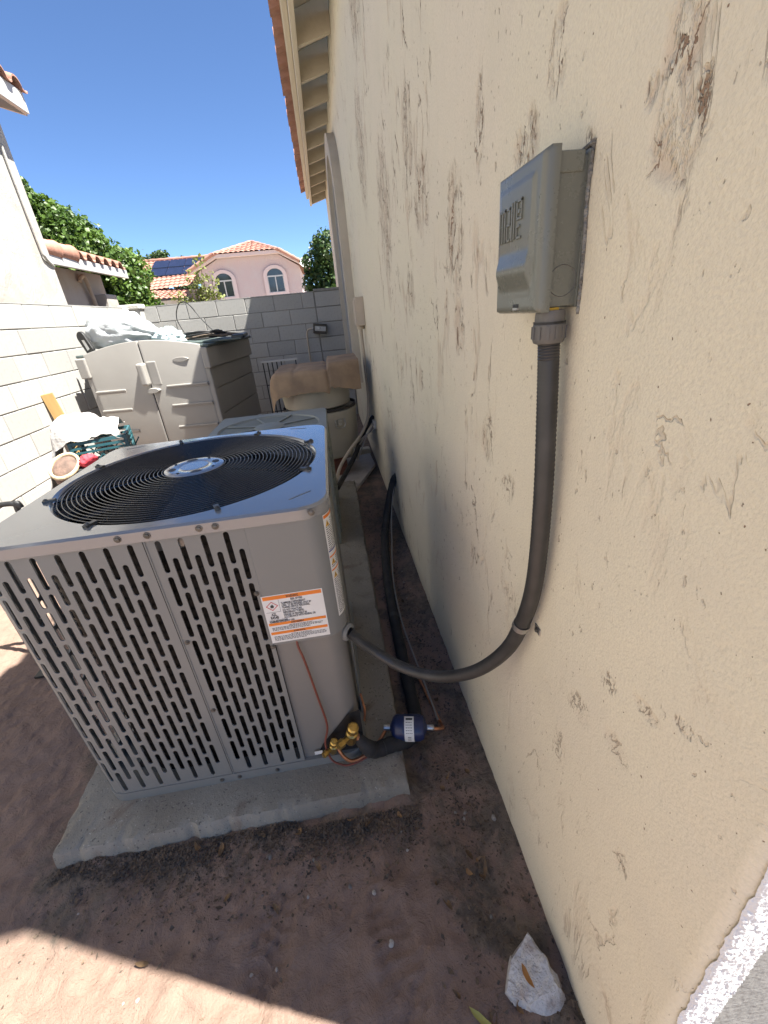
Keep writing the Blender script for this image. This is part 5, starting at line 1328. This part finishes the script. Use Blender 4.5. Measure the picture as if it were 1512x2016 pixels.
for i in range(4):
    bm = bmesh.new(); bmesh.ops.create_icosphere(bm, subdivisions=2, radius=1)
    for v in bm.verts: v.co *= 1+.3*nz(v.co+Vector((i*3,0,0)), 1.1, 2); v.co.z *= .6
    me = bpy.data.meshes.new('pebble'); bm.to_mesh(me); bm.free(); me.materials.append(M['pebble']); pb.append(me)
for i in range(46):
    if i < 20: x, y = rnd.uniform(.12,.34), rnd.uniform(.30,2.4)
    elif i < 34: x, y = rnd.uniform(-1.0,.08), rnd.uniform(.60,.835)
    else: x, y = rnd.uniform(-1.5,.1), rnd.uniform(.2,1.2) if rnd.random() < .5 else .5
    if -1.06 < x < .09 and y > .83: y = .7
    s = rnd.uniform(.003,.007)*(1.6 if i % 11 == 0 else 1)
    tag(link('pebble', pb[i % 4], None, None, (x, y, .001-.010*max(0, 1-abs(x-.24)/.16)), (0,0,rnd.uniform(0,6))), 'small pale pebble '+('beside the insulated pipe along the wall' if x > .1 else 'on the dirt in front of the concrete pad'), 'pebble', 'pebbles along the wall' if x > .1 else 'pebbles in front of the pad').scale = (s,s*rnd.uniform(.7,1),s)
# crumbs and shredded leaf litter along the slab edge and the wall foot
r = random.Random(77); vs = []; fs = []
for i in range(9000):
    k = r.random()
    if k < .50: x = r.uniform(-1.08,.10); y = .838-abs(r.gauss(0,.045))-(.02 if x > -.3 else 0)
    elif k < .93: x = min(.37, .24+r.gauss(0,.075)); y = r.uniform(.2,3.4)
    else: x = r.gauss(-.45,.35); y = .76-abs(r.gauss(0,.09))
    if x > .375 or (x > -1.07 and x < .10 and y > .838): continue
    s = r.uniform(.0012,.0042)*(1.7 if r.random() < .05 else 1); a = r.uniform(0,6.28); l = s*r.uniform(1,2.6)
    z = .002-.014*max(0, 1-abs(x-.24)/.16)+r.uniform(0,.005)+(soil(x, y) if y < 1.2 else 0)
    c, sn = math.cos(a), math.sin(a); o = len(vs)
    tz = r.uniform(-.5,.5)*s; t2 = r.uniform(-.6,.6)*l
    vs += [(x-c*s, y-sn*s, z-tz), (x-sn*l, y+c*l, z+t2), (x+c*s, y+sn*s, z+tz), (x+sn*l*.8, y-c*l*.8, z+s*.8)]
    fs += [(o,o+1,o+2),(o,o+2,o+3)]
me = bpy.data.meshes.new('leaf_litter'); me.from_pydata(vs, [], fs)
tag(link('leaf_litter', me, M['litter']), 'dark crumbled leaf litter strewn along the slab edge and wall foot', 'litter', kind='stuff')
